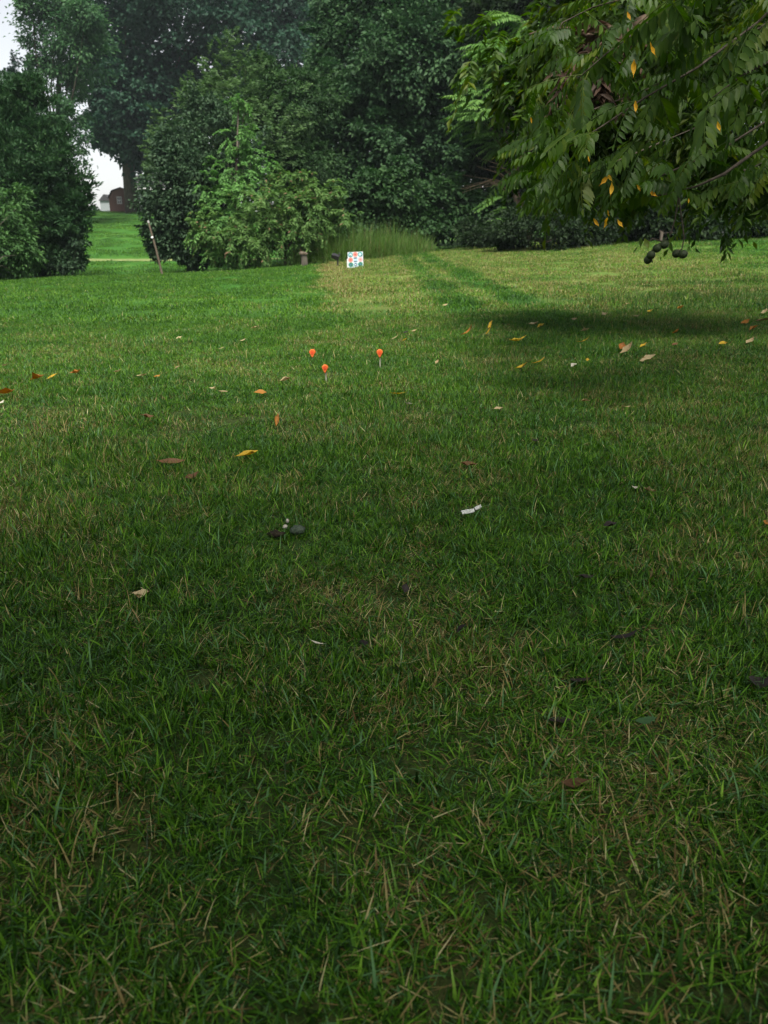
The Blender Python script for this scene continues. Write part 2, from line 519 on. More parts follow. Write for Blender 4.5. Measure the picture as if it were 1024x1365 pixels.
def scatter(name, P, rot, scl, idx, meshes, mat, parent=None):
    src = []
    for m in meshes:
        src.append(bpy.data.objects.new(m.name, m))       # never linked to the scene
    me = bpy.data.meshes.new(name)
    n = len(P)
    me.vertices.add(n)
    me.vertices.foreach_set('co', np.asarray(P, np.float32).ravel())
    a = me.attributes.new('rot', 'FLOAT_VECTOR', 'POINT'); a.data.foreach_set('vector', np.asarray(rot, np.float32).ravel())
    a = me.attributes.new('scl', 'FLOAT_VECTOR', 'POINT'); a.data.foreach_set('vector', np.asarray(scl, np.float32).ravel())
    a = me.attributes.new('idx', 'INT', 'POINT'); a.data.foreach_set('value', np.asarray(idx, np.int32))
    me.materials.append(mat)
    o = link(bpy.data.objects.new(name, me), parent)
    ng = bpy.data.node_groups.new(name + '_scatter', 'GeometryNodeTree')
    ng.interface.new_socket('Geometry', in_out='INPUT', socket_type='NodeSocketGeometry')
    ng.interface.new_socket('Geometry', in_out='OUTPUT', socket_type='NodeSocketGeometry')
    N, Lk = ng.nodes, ng.links
    gi, go = N.new('NodeGroupInput'), N.new('NodeGroupOutput')
    jn = N.new('GeometryNodeJoinGeometry')
    for s_ in reversed(src):
        oi = N.new('GeometryNodeObjectInfo')
        oi.inputs['Object'].default_value = s_
        gt = N.new('GeometryNodeGeometryToInstance')
        Lk.new(oi.outputs['Geometry'], gt.inputs[0])
        Lk.new(gt.outputs[0], jn.inputs[0])
    ip = N.new('GeometryNodeInstanceOnPoints')
    ip.inputs['Pick Instance'].default_value = True

    def na(nm, ty):
        x = N.new('GeometryNodeInputNamedAttribute')
        x.data_type = ty
        x.inputs['Name'].default_value = nm
        return next(s for s in x.outputs if s.enabled and s.name == 'Attribute')
    Lk.new(gi.outputs[0], ip.inputs['Points'])
    Lk.new(jn.outputs[0], ip.inputs['Instance'])
    Lk.new(na('idx', 'INT'), ip.inputs['Instance Index'])
    e2r = N.new('FunctionNodeEulerToRotation')
    Lk.new(na('rot', 'FLOAT_VECTOR'), e2r.inputs[0])
    Lk.new(e2r.outputs[0], ip.inputs['Rotation'])
    Lk.new(na('scl', 'FLOAT_VECTOR'), ip.inputs['Scale'])
    Lk.new(ip.outputs[0], go.inputs[0])
    md = o.modifiers.new('scatter', 'NODES')
    md.node_group = ng
    return o


def wedge(n, y0, y1, half=.56, pad=.5):
    y = np.sqrt(rng.uniform(y0 ** 2, y1 ** 2, n))
    x = rng.uniform(-1, 1, n) * (half * y + pad)
    return x, y


def grass_field(spec):
    P, Rr, Sc, Ix, ms = [], [], [], [], []
    for (n, y0, y1, pad, meshes, smin, smax, keep) in spec:
        x, y = wedge(n, y0, y1, .56, pad)
        if keep is not None:
            k = keep(x, y)
            x, y = x[k], y[k]
        n = len(x)
        P.append(np.stack([x, y, zg(x, y)], -1))
        Rr.append(np.stack([rng.normal(0, .06, n), rng.normal(0, .06, n), rng.uniform(0, 6.283, n)], -1))
        pn = .5 + .5 * np.sin(x * 3.1 + 2 * np.sin(y * 2.3)) * np.sin(y * 3.7 + x)
        s = rng.uniform(smin, smax, n)
        hz = s * (.78 + .45 * pn)
        Sc.append(np.stack([s, s, hz], -1))
        Ix.append(len(ms) + rng.integers(0, len(meshes), n))
        ms = ms + meshes
    return np.concatenate(P), np.concatenate(Rr), np.concatenate(Sc), np.concatenate(Ix), ms


near = [tuft('tuft', 56, .06, .044, .0034, (.05, 1.3), .26, 4) for _ in range(14)]
near += [tuft('tuft', 34, .06, .055, .0052, (.15, 1.4), .22, 4) for _ in range(6)]
near += [tuft('tuft', 40, .06, .032, .0024, (.1, 1.3), .6, 4) for _ in range(6)]
near += [tuft('tuft', 24, .05, .026, .0085, (.3, 1.35), .25, 3) for _ in range(2)]
near += [tuft('tuft', 40, .04, .046, .0034, (.05, 1.0), .15, 4) for _ in range(4)]
midm = [tuft('tuft', 230, .13, .031, .0034, (.05, 1.2), .28, 3) for _ in range(12)]
midm += [tuft('tuft', 150, .11, .040, .0036, (.05, .9), .1, 3) for _ in range(4)]
farm = [tuft('tuft', 420, .34, .042, .0065, (.05, 1.0), .22, 2) for _ in range(10)]
hillm = [tuft('tuft', 400, .9, .075, .016, (.05, .9), .1, 2) for _ in range(6)]
spec = [
    (10500, .35, 3.8, .35, near, .65, 1.1, None),
    (7800, 3.3, 9.5, .6, midm, .75, 1.2, None),
    (7600, 9.0, 31.0, 1.5, farm, .7, 1.15, None),
    (3600, 29.0, 92.0, 2.0, hillm, .7, 1.2, lambda x, y: (x < -.2 * y) & (np.abs(y - 38.4 + .03 * (x + 14)) > .8)),
]
P, Rr, Sc, Ix, ms = grass_field(spec)
grass = scatter('grass', P, Rr, Sc, Ix, ms, m_grass)
tag(grass, 'short mown lawn grass with dry straw and clippings', 'grass', None, 'stuff')


# ---------------------------------------------------------------- foliage
def unit(a):
    return a / np.maximum(np.linalg.norm(a, axis=-1, keepdims=True), 1e-9)


def leaves(P, D, N, L, asp):
    """Folded diamond leaves: base P, along D, facing N."""
    n = len(P)
    D = unit(D)
    Sd = unit(np.cross(D, N))
    Nn = np.cross(Sd, D)
    L = np.broadcast_to(L, (n,))[:, None]
    wd = L * asp
    fold = wd * rng.uniform(.05, .4, (n, 1))
    b = P
    tip = P + D * L - Nn * L * rng.uniform(0, .25, (n, 1))
    m = P + D * L * .45
    l = m - Sd * wd * .5 + Nn * fold
    r_ = m + Sd * wd * .5 + Nn * fold
    V = np.stack([b, r_, tip, l], 1)
    k = (np.arange(n) * 4)[:, None]
    return V.reshape(-1, 3), np.concatenate([k + np.array([[0, 1, 2]]), k + np.array([[0, 2, 3]])], 0)


def crown(name, blobs, mat, parent, leaf, asp=.5, per=26, mode='clump', droop=.35, front=.72, shell=.5, rc=.16, spray=.35, core=.15, up=0.0, lobes=True):
    """blobs: (centre xyz, radii xyz, number of clumps). Leaves in clumps or arching sprays near the surface."""
    PP, DD, NN, rr, cc = [], [], [], [], []
    lob = []
    for (c, rad, n) in blobs:
        if lobes and n >= 20:
            c = np.array(c); rad = np.array(rad)
            kk = int(np.clip(n / 22, 4, 22))
            dd = unit(rng.normal(size=(kk, 3)) + np.array([0, -.35, .15]))
            lob.append((c, rad * .82, int(n * .40)))
            for d_ in dd:
                lob.append((c + d_ * rad * rng.uniform(.62, .95), rad * rng.uniform(.26, .46), int(n * .62 / kk) + 1))
        else:
            lob.append((c, rad, n))
    for (c, rad, n) in lob:
        c = np.array(c); rad = np.array(rad)
        d = unit(rng.normal(size=(n, 3)))
        fl = (d[:, 1] > 0) & (rng.uniform(size=n) < front)
        d[fl, 1] *= -1
        rf = 1 - shell * rng.uniform(size=n) ** 1.6
        inn = rng.uniform(size=n) < core
        rf[inn] = rng.uniform(.2, .7, inn.sum())
        # lumpy outline
        ph = rng.uniform(0, 6.28, 6)
        lump = 1 + .17 * np.sin(d[:, 0] * 4.2 + ph[0]) * np.sin(d[:, 2] * 5.1 + ph[1]) + .11 * np.sin(d[:, 0] * 9.3 + ph[2] + d[:, 1] * 6) * np.sin(d[:, 2] * 8.7 + ph[3])
        C = c + d * rad * (rf * lump)[:, None]
        out = unit(d / rad)
        k = per
        cr = rng.uniform(0, 1, n)
        if mode == 'clump':
            s = rad.mean() * rc
            off = rng.normal(size=(n, k, 3)) * np.array([s, s, s * .62]) * rng.uniform(.6, 1.4, (n, 1, 1))
            P = C[:, None] + off
            Dn = unit(out[:, None] * .8 + unit(off) * .8 + rng.normal(size=(n, k, 3)) * .45 + np.array([0, 0, -droop + up]))
        else:
            ln = rad.mean() * spray * rng.uniform(.5, 1.4, (n, 1, 1))
            tt = np.linspace(0, 1, k)[None, :, None]
            az = unit(out + rng.normal(size=(n, 3)) * .35 + np.array([0, 0, up]))[:, None]
            P = C[:, None] + az * ln * tt + np.array([0, 0, -1]) * ln * droop * tt ** 2
            P = P + rng.normal(size=(n, k, 3)) * ln * .035
            sidev = unit(np.cross(az, np.array([0, 0, 1.0])) + 1e-4)
            sg = np.where(np.arange(k) % 2 == 0, 1.0, -1.0)[None, :, None]
            Dn = unit(az * .7 + sidev * sg + np.array([0, 0, -droop * .6]) + rng.normal(size=(n, k, 3)) * .25)
        Nn = unit(out[:, None] * .5 + np.array([0, 0, .9]) + rng.normal(size=P.shape) * .45)
        PP.append(P.reshape(-1, 3)); DD.append(Dn.reshape(-1, 3)); NN.append(Nn.reshape(-1, 3))
        rr.append(rng.uniform(0, 1, n * k)); cc.append(np.repeat(cr, k))
    P, D, N = np.concatenate(PP), np.concatenate(DD), np.concatenate(NN)
    r, c = np.concatenate(rr), np.concatenate(cc)
    keep = P[:, 2] > zg(P[:, 0], P[:, 1]) + .03
    P, D, N, r, c = P[keep], D[keep], N[keep], r[keep], c[keep]
    L = leaf * rng.uniform(.65, 1.3, len(P))
    V, Fc = leaves(P, D, N, L, asp)
    if parent is not None:
        V = V - np.array(parent.location)
    o = link(bpy.data.objects.new(name, np_mesh(name, V, [Fc], mat, {'r': np.repeat(r, 4), 'c': np.repeat(c, 4)})), parent)
    o['kind'] = 'stuff'
    return o


def pb_(u, v, y, ru, rv, n, ry=None):
    """A blob given where it stands in depth, centred on a line of sight; radii in picture pixels turned into metres."""
    m = M(v, y)
    return (W(u, v, y), (ru * m, ry if ry else ru * m * .9, rv * m), n)


def trunk(root, pts, rads, mat, name='trunk', n=9, jit=.08):
    b = MB()
    loc = Vector(root.location)
    b.tube([Vector([float(c) for c in p]) - loc for p in pts], rads, n, jit)
    return b.obj(name, mat, root, smooth=True)


def limbs(root, start, blobs, r0, mat, k=3):
    b = MB()
    loc = Vector(root.location)
    s0 = Vector([float(c) for c in start]) - loc
    for (c, rad, n) in blobs:
        for _ in range(k):
            e = Vector([float(x) for x in (np.array(c) + rng.uniform(-.75, .75, 3) * np.array(rad))]) - loc
            m_ = s0.lerp(e, .5) + Vector((random.uniform(-.3, .3), random.uniform(-.3, .3), random.uniform(0, .5))) * (e - s0).length * .15
            b.tube([s0, s0.lerp(m_, .55), m_, e], [r0, r0 * .7, r0 * .5, r0 * .12], 5)
    return b.obj('limb', mat, root)


def tree(name, base, blobs, mat, label, cat, leaf, tr=.3, bark=m_bark, group=None, tpts=None, kl=3, **kw):
    root = empty(name, base, 0, label, cat, group)
    c0 = np.array(blobs[0][0])
    top = (c0[0], c0[1], max(c0[2], base[2] + .3))
    pts = tpts or [base - np.array([0, 0, .15]), base + np.array([.02, 0, (top[2] - base[2]) * .35]), np.array(top)]
    trunk(root, pts, [tr * 1.25] + [tr] * (len(pts) - 2) + [tr * .45], bark)
    limbs(root, pts[1], blobs, tr * .4, bark, kl)
    crown('crown', blobs, mat, root, leaf, **kw)
    return root


# --- trees on and before the hill, left
b0 = np.array([*(W(178, 287, 79)[:2]), 0]); b0[2] = zg(b0[0], b0[1])
tree('maple_tree', b0, [pb_(290, 20, 80, 175, 130, 520, 9), pb_(200, 130, 79, 85, 95, 300, 6), pb_(182, 185, 78, 42, 52, 150, 5), pb_(390, 150, 82, 110, 140, 330, 8), pb_(150, -40, 80, 110, 90, 200, 7), pb_(480, -10, 82, 110, 110, 200, 7), pb_(235, 215, 79, 50, 45, 110, 5)],
     m_maple, 'huge dark maple tree with thick trunk on the hilltop beside the shed', 'tree', .36, tr=.60, per=70, rc=.14, asp=.8, core=.25)
b0 = np.array([*(W(88, 300, 62)[:2]), 0]); b0[2] = zg(b0[0], b0[1])
tree('ash_tree', b0, [pb_(80, 40, 62, 48, 75, 130, 3), pb_(62, -30, 62, 45, 60, 70, 3), pb_(92, 125, 62, 30, 60, 70, 2.4), pb_(120, 60, 62, 36, 60, 70, 3), pb_(106, 180, 62, 12, 36, 12, 2)],
     m_ash, 'lighter green tree with sky gaps between the cedar and the maple', 'tree', .24, tr=.26, per=62, rc=.2, asp=.6, core=.2)
b0 = np.array([*(W(20, 300, 52)[:2]), 0]); b0[2] = zg(b0[0], b0[1])
sb = [pb_(20 + dx, 78 + 12 * i, 52, 5 + 6.0 * i, 9, 16 + 8 * i) for i, dx in enumerate((2, 1, -1, 1, 0, -1, 1, 0, 0, 0))]
tree('spruce_tree', b0, sb[::-1], m_spruce, 'blue-green pointed spruce top against the pale sky behind the cedar', 'tree', .16, tr=.16, per=34, rc=.3, asp=.22, mode='spray', spray=.55, droop=.25, front=.5)
b0 = np.array([*(W(62, 372, 28.5)[:2]), 0]); b0[2] = zg(b0[0], b0[1])
tree('cedar_tree', b0, [pb_(36, 255, 28.5, 76, 112, 1150, 2.0), pb_(34, 160, 28.5, 50, 56, 320, 1.3), pb_(38, 118, 28.5, 27, 26, 90, .8), pb_(84, 296, 28.2, 40, 42, 300, 1.2), pb_(68, 212, 28.4, 42, 56, 340, 1.2), pb_(100, 275, 28.2, 24, 30, 130, .9), pb_(58, 340, 28, 56, 30, 320, 1), pb_(88, 332, 27.9, 30, 26, 140, .8), pb_(0, 190, 28.8, 40, 70, 240, 1.3), pb_(-60, 260, 29, 70, 110, 400, 1.8)],
     m_cedar, 'dense dark cedar on the left edge, taller than the bushes below it', 'tree', .15, tr=.16, bark=m_bark2, per=30, rc=.13, asp=.35, up=.75, droop=0, core=.25)
b0 = G(-12, 379)
tree('leafy_bush', b0, [pb_(0, 320, 25.5, 48, 62, 300, 1.1), pb_(-40, 290, 25.6, 60, 75, 260, 1.2), pb_(22, 345, 25.3, 34, 28, 120, .8), pb_(30, 290, 25.8, 22, 40, 60, .8)],
     m_bush, 'leafy green bush in front of the cedar at the left edge', 'bush', .13, tr=.05, per=26, rc=.2, asp=.5, kl=1)
b0 = np.array([*(W(96, 366, 27.4)[:2]), 0]); b0[2] = zg(b0[0], b0[1])
tree('sapling', b0, [pb_(96, 340, 27.4, 16, 20, 26, .4), pb_(86, 352, 27.3, 14, 12, 18, .4), pb_(104, 318, 27.4, 7, 9, 7, .3)],
     m_dark, 'low dark scrubby sapling at the foot of the cedar', 'shrub', .12, tr=.02, per=14, rc=.35, asp=.55)

# --- the shrub group in the middle
def gb(u, v, y):
    p = W(u, v, y)
    return np.array([p[0], p[1], float(zg(p[0], p[1]))])


tree('dark_shrub', gb(252, 356, 28.4), [pb_(256, 262, 28.4, 56, 90, 700, 1.5), pb_(244, 210, 28.6, 38, 44, 230, 1.1), pb_(234, 320, 28.2, 36, 34, 240, 1.0), pb_(290, 190, 29, 55, 60, 260, 1.4), pb_(268, 335, 28.1, 34, 24, 140, .9)],
     m_dark, 'broad dark-leaved shrub behind the leaning pole', 'shrub', .13, tr=.08, per=28, rc=.13, asp=.55)
tree('willowy_shrub', gb(330, 345, 31), [pb_(322, 190, 31, 92, 85, 420, 1.9), pb_(300, 125, 31.2, 46, 46, 120, 1.2), pb_(228, 205, 30.4, 36, 50, 120, .9), pb_(212, 235, 29.2, 17, 44, 60, .6), pb_(255, 150, 31, 30, 40, 70, 1)],
     m_privet, 'tall yellowish-green shrub with upright sprays before the maple', 'shrub', .12, tr=.09, per=22, mode='spray', spray=.5, up=.75, droop=.35, asp=.4)
tree('round_tree', gb(395, 345, 33), [pb_(385, 160, 33, 66, 66, 420, 1.8), pb_(410, 230, 32.6, 60, 50, 300, 1.6), pb_(352, 110, 33, 34, 34, 110, 1)],
     m_round, 'mid-green rounded tree just right of the tall sprayed shrub', 'tree', .14, tr=.1, per=30, rc=.14, asp=.5)
sp_ = []
for i, (u, v) in enumerate([(304, 92), (312, 76), (298, 112), (322, 110), (272, 124), (284, 104), (256, 142), (338, 100), (300, 70), (309, 58), (330, 84), (280, 92), (346, 88)]):
    sp_.append(pb_(u, v, 30.8, 6, 24, 12, .25))
wr = bpy.data.objects['willowy_shrub']
crown('spray', sp_, m_privet, wr, .11, .4, 18, 'spray', .25, .5, spray=.9, up=1.3)
tree('young_tree', gb(316, 352, 27.2), [pb_(318, 142, 27.2, 16, 12, 26, .4), pb_(316, 180, 27.2, 26, 22, 56, .6), pb_(314, 222, 27.2, 34, 26, 90, .8), pb_(320, 266, 27.2, 52, 34, 170, 1.1), pb_(300, 310, 27, 48, 40, 190, 1.0), pb_(340, 215, 27.3, 22, 26, 46, .5)],
     m_heaven, 'young tiered tree with bright tip leaves in front of the dark shrub', 'tree', .12, tr=.04, per=20, mode='spray', spray=.55, droop=.6, asp=.42)
tree('light_bush', gb(380, 348, 26.6), [pb_(375, 290, 26.6, 76, 52, 420, 1.3), pb_(420, 275, 26.7, 50, 38, 200, 1.0), pb_(330, 310, 26.5, 66, 42, 330, 1.1), pb_(285, 318, 26.6, 36, 30, 130, .8), pb_(385, 250, 26.8, 42, 24, 110, .9), pb_(440, 262, 26.7, 26, 22, 60, .6)],
     m_light, 'pale green rounded bush with drooping leaves behind the post stub', 'bush', .135, tr=.05, per=18, mode='spray', spray=.32, droop=.8, asp=.36)
tree('dense_tree', gb(560, 326, 37), [pb_(560, 90, 37, 120, 150, 900, 3.6), pb_(470, 70, 38, 70, 110, 330, 2.4), pb_(620, 200, 36, 70, 110, 380, 2.4), pb_(520, 220, 36, 80, 80, 400, 2.4), pb_(600, -40, 38, 110, 80, 300, 3), pb_(440, 190, 37, 50, 90, 240, 2)],
     m_mid, 'tall dense green tree directly behind the colourful target', 'tree', .19, tr=.3, per=58, rc=.13, asp=.6, core=.25)
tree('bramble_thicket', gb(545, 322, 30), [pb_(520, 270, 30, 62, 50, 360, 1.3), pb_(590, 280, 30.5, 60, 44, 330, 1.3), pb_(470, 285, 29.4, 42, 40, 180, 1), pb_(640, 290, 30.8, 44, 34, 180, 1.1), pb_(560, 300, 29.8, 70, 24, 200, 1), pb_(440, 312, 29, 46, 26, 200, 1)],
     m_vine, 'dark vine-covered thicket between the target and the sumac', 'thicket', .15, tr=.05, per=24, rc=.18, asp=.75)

# --- wood edge on the right
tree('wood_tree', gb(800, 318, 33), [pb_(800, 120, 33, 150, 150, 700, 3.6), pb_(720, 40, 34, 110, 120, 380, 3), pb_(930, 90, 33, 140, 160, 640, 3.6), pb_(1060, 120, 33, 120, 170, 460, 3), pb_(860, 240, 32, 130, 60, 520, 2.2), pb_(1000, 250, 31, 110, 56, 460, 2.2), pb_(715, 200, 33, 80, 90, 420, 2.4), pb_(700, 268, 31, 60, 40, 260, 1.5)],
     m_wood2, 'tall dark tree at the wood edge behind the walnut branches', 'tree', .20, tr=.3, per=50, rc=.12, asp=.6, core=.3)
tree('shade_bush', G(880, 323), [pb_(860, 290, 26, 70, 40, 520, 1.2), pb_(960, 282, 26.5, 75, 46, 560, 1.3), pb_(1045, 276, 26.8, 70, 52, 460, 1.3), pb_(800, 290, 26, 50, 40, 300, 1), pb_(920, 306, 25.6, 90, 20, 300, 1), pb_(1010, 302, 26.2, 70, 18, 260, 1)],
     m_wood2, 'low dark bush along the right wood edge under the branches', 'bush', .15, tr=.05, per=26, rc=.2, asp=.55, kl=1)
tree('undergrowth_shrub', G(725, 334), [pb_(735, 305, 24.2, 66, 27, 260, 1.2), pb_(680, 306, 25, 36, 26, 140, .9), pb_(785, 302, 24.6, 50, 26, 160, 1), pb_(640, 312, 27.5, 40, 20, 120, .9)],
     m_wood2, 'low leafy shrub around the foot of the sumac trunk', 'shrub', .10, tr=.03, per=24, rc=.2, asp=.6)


# --- compound leaves (sumac fronds, walnut leaves)
def compound(name, pairs, length, lf, asp, mat, curve, hang, yellow=0.0, fold=.3):
    """A pinnate leaf along +Y from the origin: a thin rachis with paired leaflets, drooping."""
    V, Fq, Ft, rr = [], [], [], []
    ax = []
    n = pairs
    for i in range(n + 2):
        tt = i / (n + 1)
        ang = hang + curve * tt
        if i == 0: p = np.array([0, 0, 0.])
        else: p = ax[-1] + np.array([0, math.cos(ang), -math.sin(ang)]) * length / (n + 1)
        ax.append(p)
    # rachis
    for i, p in enumerate(ax):
        wv = .0035 * length / .4 * (1 - .6 * i / len(ax))
        V += [p + [-wv, 0, 0], p + [wv, 0, 0], p + [0, 0, -wv * 1.6]]
        rr += [.9] * 3
    for i in range(len(ax) - 1):
        a = i * 3
        for k in range(3):
            Fq.append((a + k, a + (k + 1) % 3, a + 3 + (k + 1) % 3, a + 3 + k))
    for i in range(1, n + 2):
        sides = (-1, 1) if i <= n else (0,)
        for s in sides:
            p = ax[i]
            tdir = unit(ax[i] - ax[i - 1])
            L = lf * (1 - .35 * abs(i / (n + 1) - .5) * 2) * random.uniform(.85, 1.12)
            if s: dr = unit(np.array([s, 0, 0]) * .95 + tdir * .55 + np.array([0, 0, -fold - random.uniform(0, .35)]))
            else: dr = tdir
            nn = unit(np.cross(np.cross(dr, np.array([0, .2, 1.0])), dr) + np.array([random.uniform(-.3, .3), random.uniform(-.3, .3), 0]))
            sd = unit(np.cross(dr, nn))
            wv = L * asp
            b = len(V)
            dn = np.array([0, 0, -1]) * L
            mid = [p + dr * L * .06, p + dr * L * .38 + dn * .02, p + dr * L * .72 + dn * .08, p + dr * L + dn * .2]
            V += [mid[0], mid[1], mid[2], mid[3]]
            V += [mid[1] - sd * wv * .5 + nn * wv * .12, mid[2] - sd * wv * .38 + nn * wv * .1, mid[1] + sd * wv * .5 + nn * wv * .12, mid[2] + sd * wv * .38 + nn * wv * .1]
            Ft += [(b, b + 1, b + 4), (b, b + 6, b + 1), (b + 2, b + 3, b + 5), (b + 2, b + 7, b + 3)]
            Fq += [(b + 1, b + 2, b + 5, b + 4), (b + 1, b + 6, b + 7, b + 2)]
            rr += [random.uniform(0, 1)] * 8
    cv = random.uniform(0, 1)
    return np_mesh(name, np.array(V), [np.array(Fq), np.array(Ft)], mat, {'r': np.array(rr), 'c': np.full(len(V), cv)})


def place_leaf(name, me, parent, p, az, tilt, roll=0.0, s=1.0):
    o = bpy.data.objects.new(name, me)
    o.rotation_euler = (tilt, roll, az - math.pi / 2)     # +Y of the leaf points to azimuth az
    o.location = Vector([float(c) for c in p]) - Vector(parent.location)
    o.scale = (s, s, s)
    if name == 'leaf':                                    # boughs end at the height where the foliage stops
        v = np.empty(len(me.vertices) * 3, np.float32)
        me.vertices.foreach_get('co', v)
        Rm = np.array(o.rotation_euler.to_matrix())
        zlow = float((v.reshape(-1, 3) @ Rm.T)[:, 2].min() * s + p[2])
        lim = CAMH + p[1] * (.0 if p[1] > 5.5 else .006)
        if zlow < lim: o.location.z += lim - zlow + random.uniform(0, .10)
    return link(o, parent)


# sumac: trunk from the undergrowth, tiers of fronds to the left
sb = G(704, 325)
sum_root = empty('sumac_tree', sb, 0, 'sumac with layered feathery fronds left of the walnut branches', 'tree')
sy = float(sb[1])
trunk(sum_root, [sb - np.array([0, 0, .1]), W(700, 290, sy), W(690, 262, sy - .1), W(686, 240, sy), W(700, 190, sy + .2), W(716, 120, sy + .3), W(730, 40, sy + .4)], [.24, .22, .20, .17, .12, .08, .05], m_bark2, jit=.12)
lb = MB(); loc = Vector(sum_root.location)
tips = [(652, 60), (640, 88), (632, 112), (626, 134), (630, 156), (644, 176), (668, 52), (650, 92), (644, 130), (642, 150), (662, 190), (690, 70), (705, 30), (720, 100), (690, 130), (700, 170), (728, 150), (745, 60), (668, 110), (735, 200), (700, 215), (760, 120), (680, 20), (760, 190)]
fr_mesh = [compound('frond', 12, 1.1, .23, .33, m_sumac, .7, -.15, fold=.12) for _ in range(5)]
for (u, v) in tips:
    q = W(u + 14, v + 6, sy + random.uniform(-.7, .7))
    s0 = W(705 + (v - 120) * -.12, v + 60, sy + .2)
    lb.tube([Vector(map(float, s0)) - loc, (Vector(map(float, s0)) * .45 + Vector(map(float, q)) * .55) - loc + Vector((0, 0, .06)), Vector(map(float, q)) - loc], [.036, .024, .012], 5)
    for k in range(10):
        az = math.pi + random.uniform(-1.35, 1.35) if k < 8 else random.uniform(0, 6.28)
        if az > 2 * math.pi: az -= 2 * math.pi
        place_leaf('frond', random.choice(fr_mesh), sum_root, q + rng.normal(0, .07, 3), az, random.uniform(-.25, .45), random.uniform(-.3, .3), random.uniform(.9, 1.3))
lb.obj('branch', m_twig, sum_root)
# lower left frosty fronds and dead twigs
low = [(650, 262, sy), (632, 282, sy + .3), (662, 276, sy - .2), (640, 270, sy), (622, 292, sy + .4), (675, 290, sy - .5), (655, 292, sy - .3)]
for (u, v, y) in low:
    for k in range(4):
        place_leaf('frond', random.choice(fr_mesh), sum_root, W(u + 20, v, y), math.pi + random.uniform(-.9, .9), random.uniform(-.2, .2), random.uniform(-.3, .3), random.uniform(.6, .85))
tw = MB()
for i in range(11):
    a = W(690 + random.uniform(-10, 10), 250 + random.uniform(-8, 12), sy)
    e = W(random.uniform(608, 660), random.uniform(205, 262), sy - .3 + random.uniform(-.3, .3))
    m_ = (a + e) / 2 + np.array([0, 0, random.uniform(.02, .3)])
    tw.tube([Vector(map(float, a)) - loc, Vector(map(float, m_)) - loc, Vector(map(float, e)) - loc], [.013, .010, .004], 4)
tw.obj('dead_twig', m_drytwig, sum_root)

# ---------------------------------------------------------------- the walnut: trunk outside the picture, crown over the near lawn
wb = np.array([6.6, 5.2, 0]); wb[2] = zg(wb[0], wb[1])
wal = empty('walnut_tree', wb, 0, 'walnut tree whose leafy branches droop into the upper right corner', 'tree')
wl = Vector(wal.location)
trunk(wal, [wb - np.array([0, 0, .2]), wb + np.array([0, 0, 1.6]), wb + np.array([-.1, .1, 3.4]), wb + np.array([-.5, .2, 5.5]), wb + np.array([-.7, 0, 8])], [.40, .31, .27, .2, .1], m_bark, n=12)
over = [((-.1, -1.3, 6.2), (3.9, 2.6, 1.9), 400), ((7.6, 4.0, 5.9), (3.9, 3.0, 2.2), 240), ((-3.0, -2.3, 6.0), (3.2, 2.5, 1.5), 260), ((5.4, -1.4, 6.6), (4.5, 3.8, 2.6), 330), ((.2, -4.4, 5.6), (5.8, 3.2, 2.2), 850), ((-5.4, -4.2, 5.4), (3.0, 2.5, 1.5), 300), ((4.6, -.4, 9.0), (4.5, 3.4, 2.2), 200), ((8.0, 8.4, 7.6), (4.6, 3.6, 2.2), 260), ((3.6, 5.4, 6.6), (2.8, 2.6, 1.4), 70)]  # unseen overhead clumps, placed and thickened to shade the lawn
cw = crown('crown', over, m_walnut, wal, .15, .42, 26, 'spray', .9, 0.0, spray=.24, core=.3)
limbs(wal, wb + np.array([-.1, .1, 3.4]), over, .10, m_bark, 4)

random.seed(31)
wl_mesh = [compound('leaf', random.choice((7, 8, 8, 9)), random.uniform(.28, .37), random.uniform(.070, .090), random.uniform(.36, .44), m_walnut, random.uniform(.25, .7), random.uniform(-.1, .35), fold=.85) for _ in range(14)]
# hanging boughs: each from upper right down to the left, (pixel, depth) points along it
boughs = [
    [(1080, -120, 5.2), (960, -40, 5.0), (880, 20, 4.8), (810, 70, 4.7), (770, 105, 4.6)],
    [(1100, -60, 5.0), (1010, 30, 4.8), (930, 90, 4.5), (860, 130, 4.4), (800, 170, 4.3), (760, 195, 4.2)],
    [(1120, 60, 5.4), (1040, 150, 5.1), (960, 200, 4.9), (880, 235, 4.7), (820, 250, 4.6), (790, 262, 4.6)],
    [(1090, 120, 4.7), (1024, 190, 4.5), (965, 232, 4.4), (930, 248, 4.3), (890, 258, 4.2), (868, 262, 4.2)],
    [(1100, -140, 6.4), (980, -60, 6.2), (860, -10, 6.0), (790, 10, 5.9), (750, 30, 5.8), (735, 55, 5.8)],
    [(1110, -30, 6.6), (980, 60, 6.4), (860, 120, 6.3), (780, 150, 6.2), (735, 170, 6.2), (712, 190, 6.2)],
    [(1110, 40, 6.5), (1000, 140, 6.3), (880, 190, 6.2), (810, 220, 6.1), (755, 232, 6.0), (728, 240, 6.0)],
    [(1100, 30, 4.2), (1050, 70, 4.1), (990, 100, 4.0), (950, 130, 4.0)],
    [(1110, -160, 4.4), (1020, -80, 4.2), (950, -30, 4.1), (900, 0, 4.0)],
    [(1110, 160, 5.8), (1050, 200, 5.7), (1000, 225, 5.6), (960, 235, 5.6)],
]
tips_done = 0
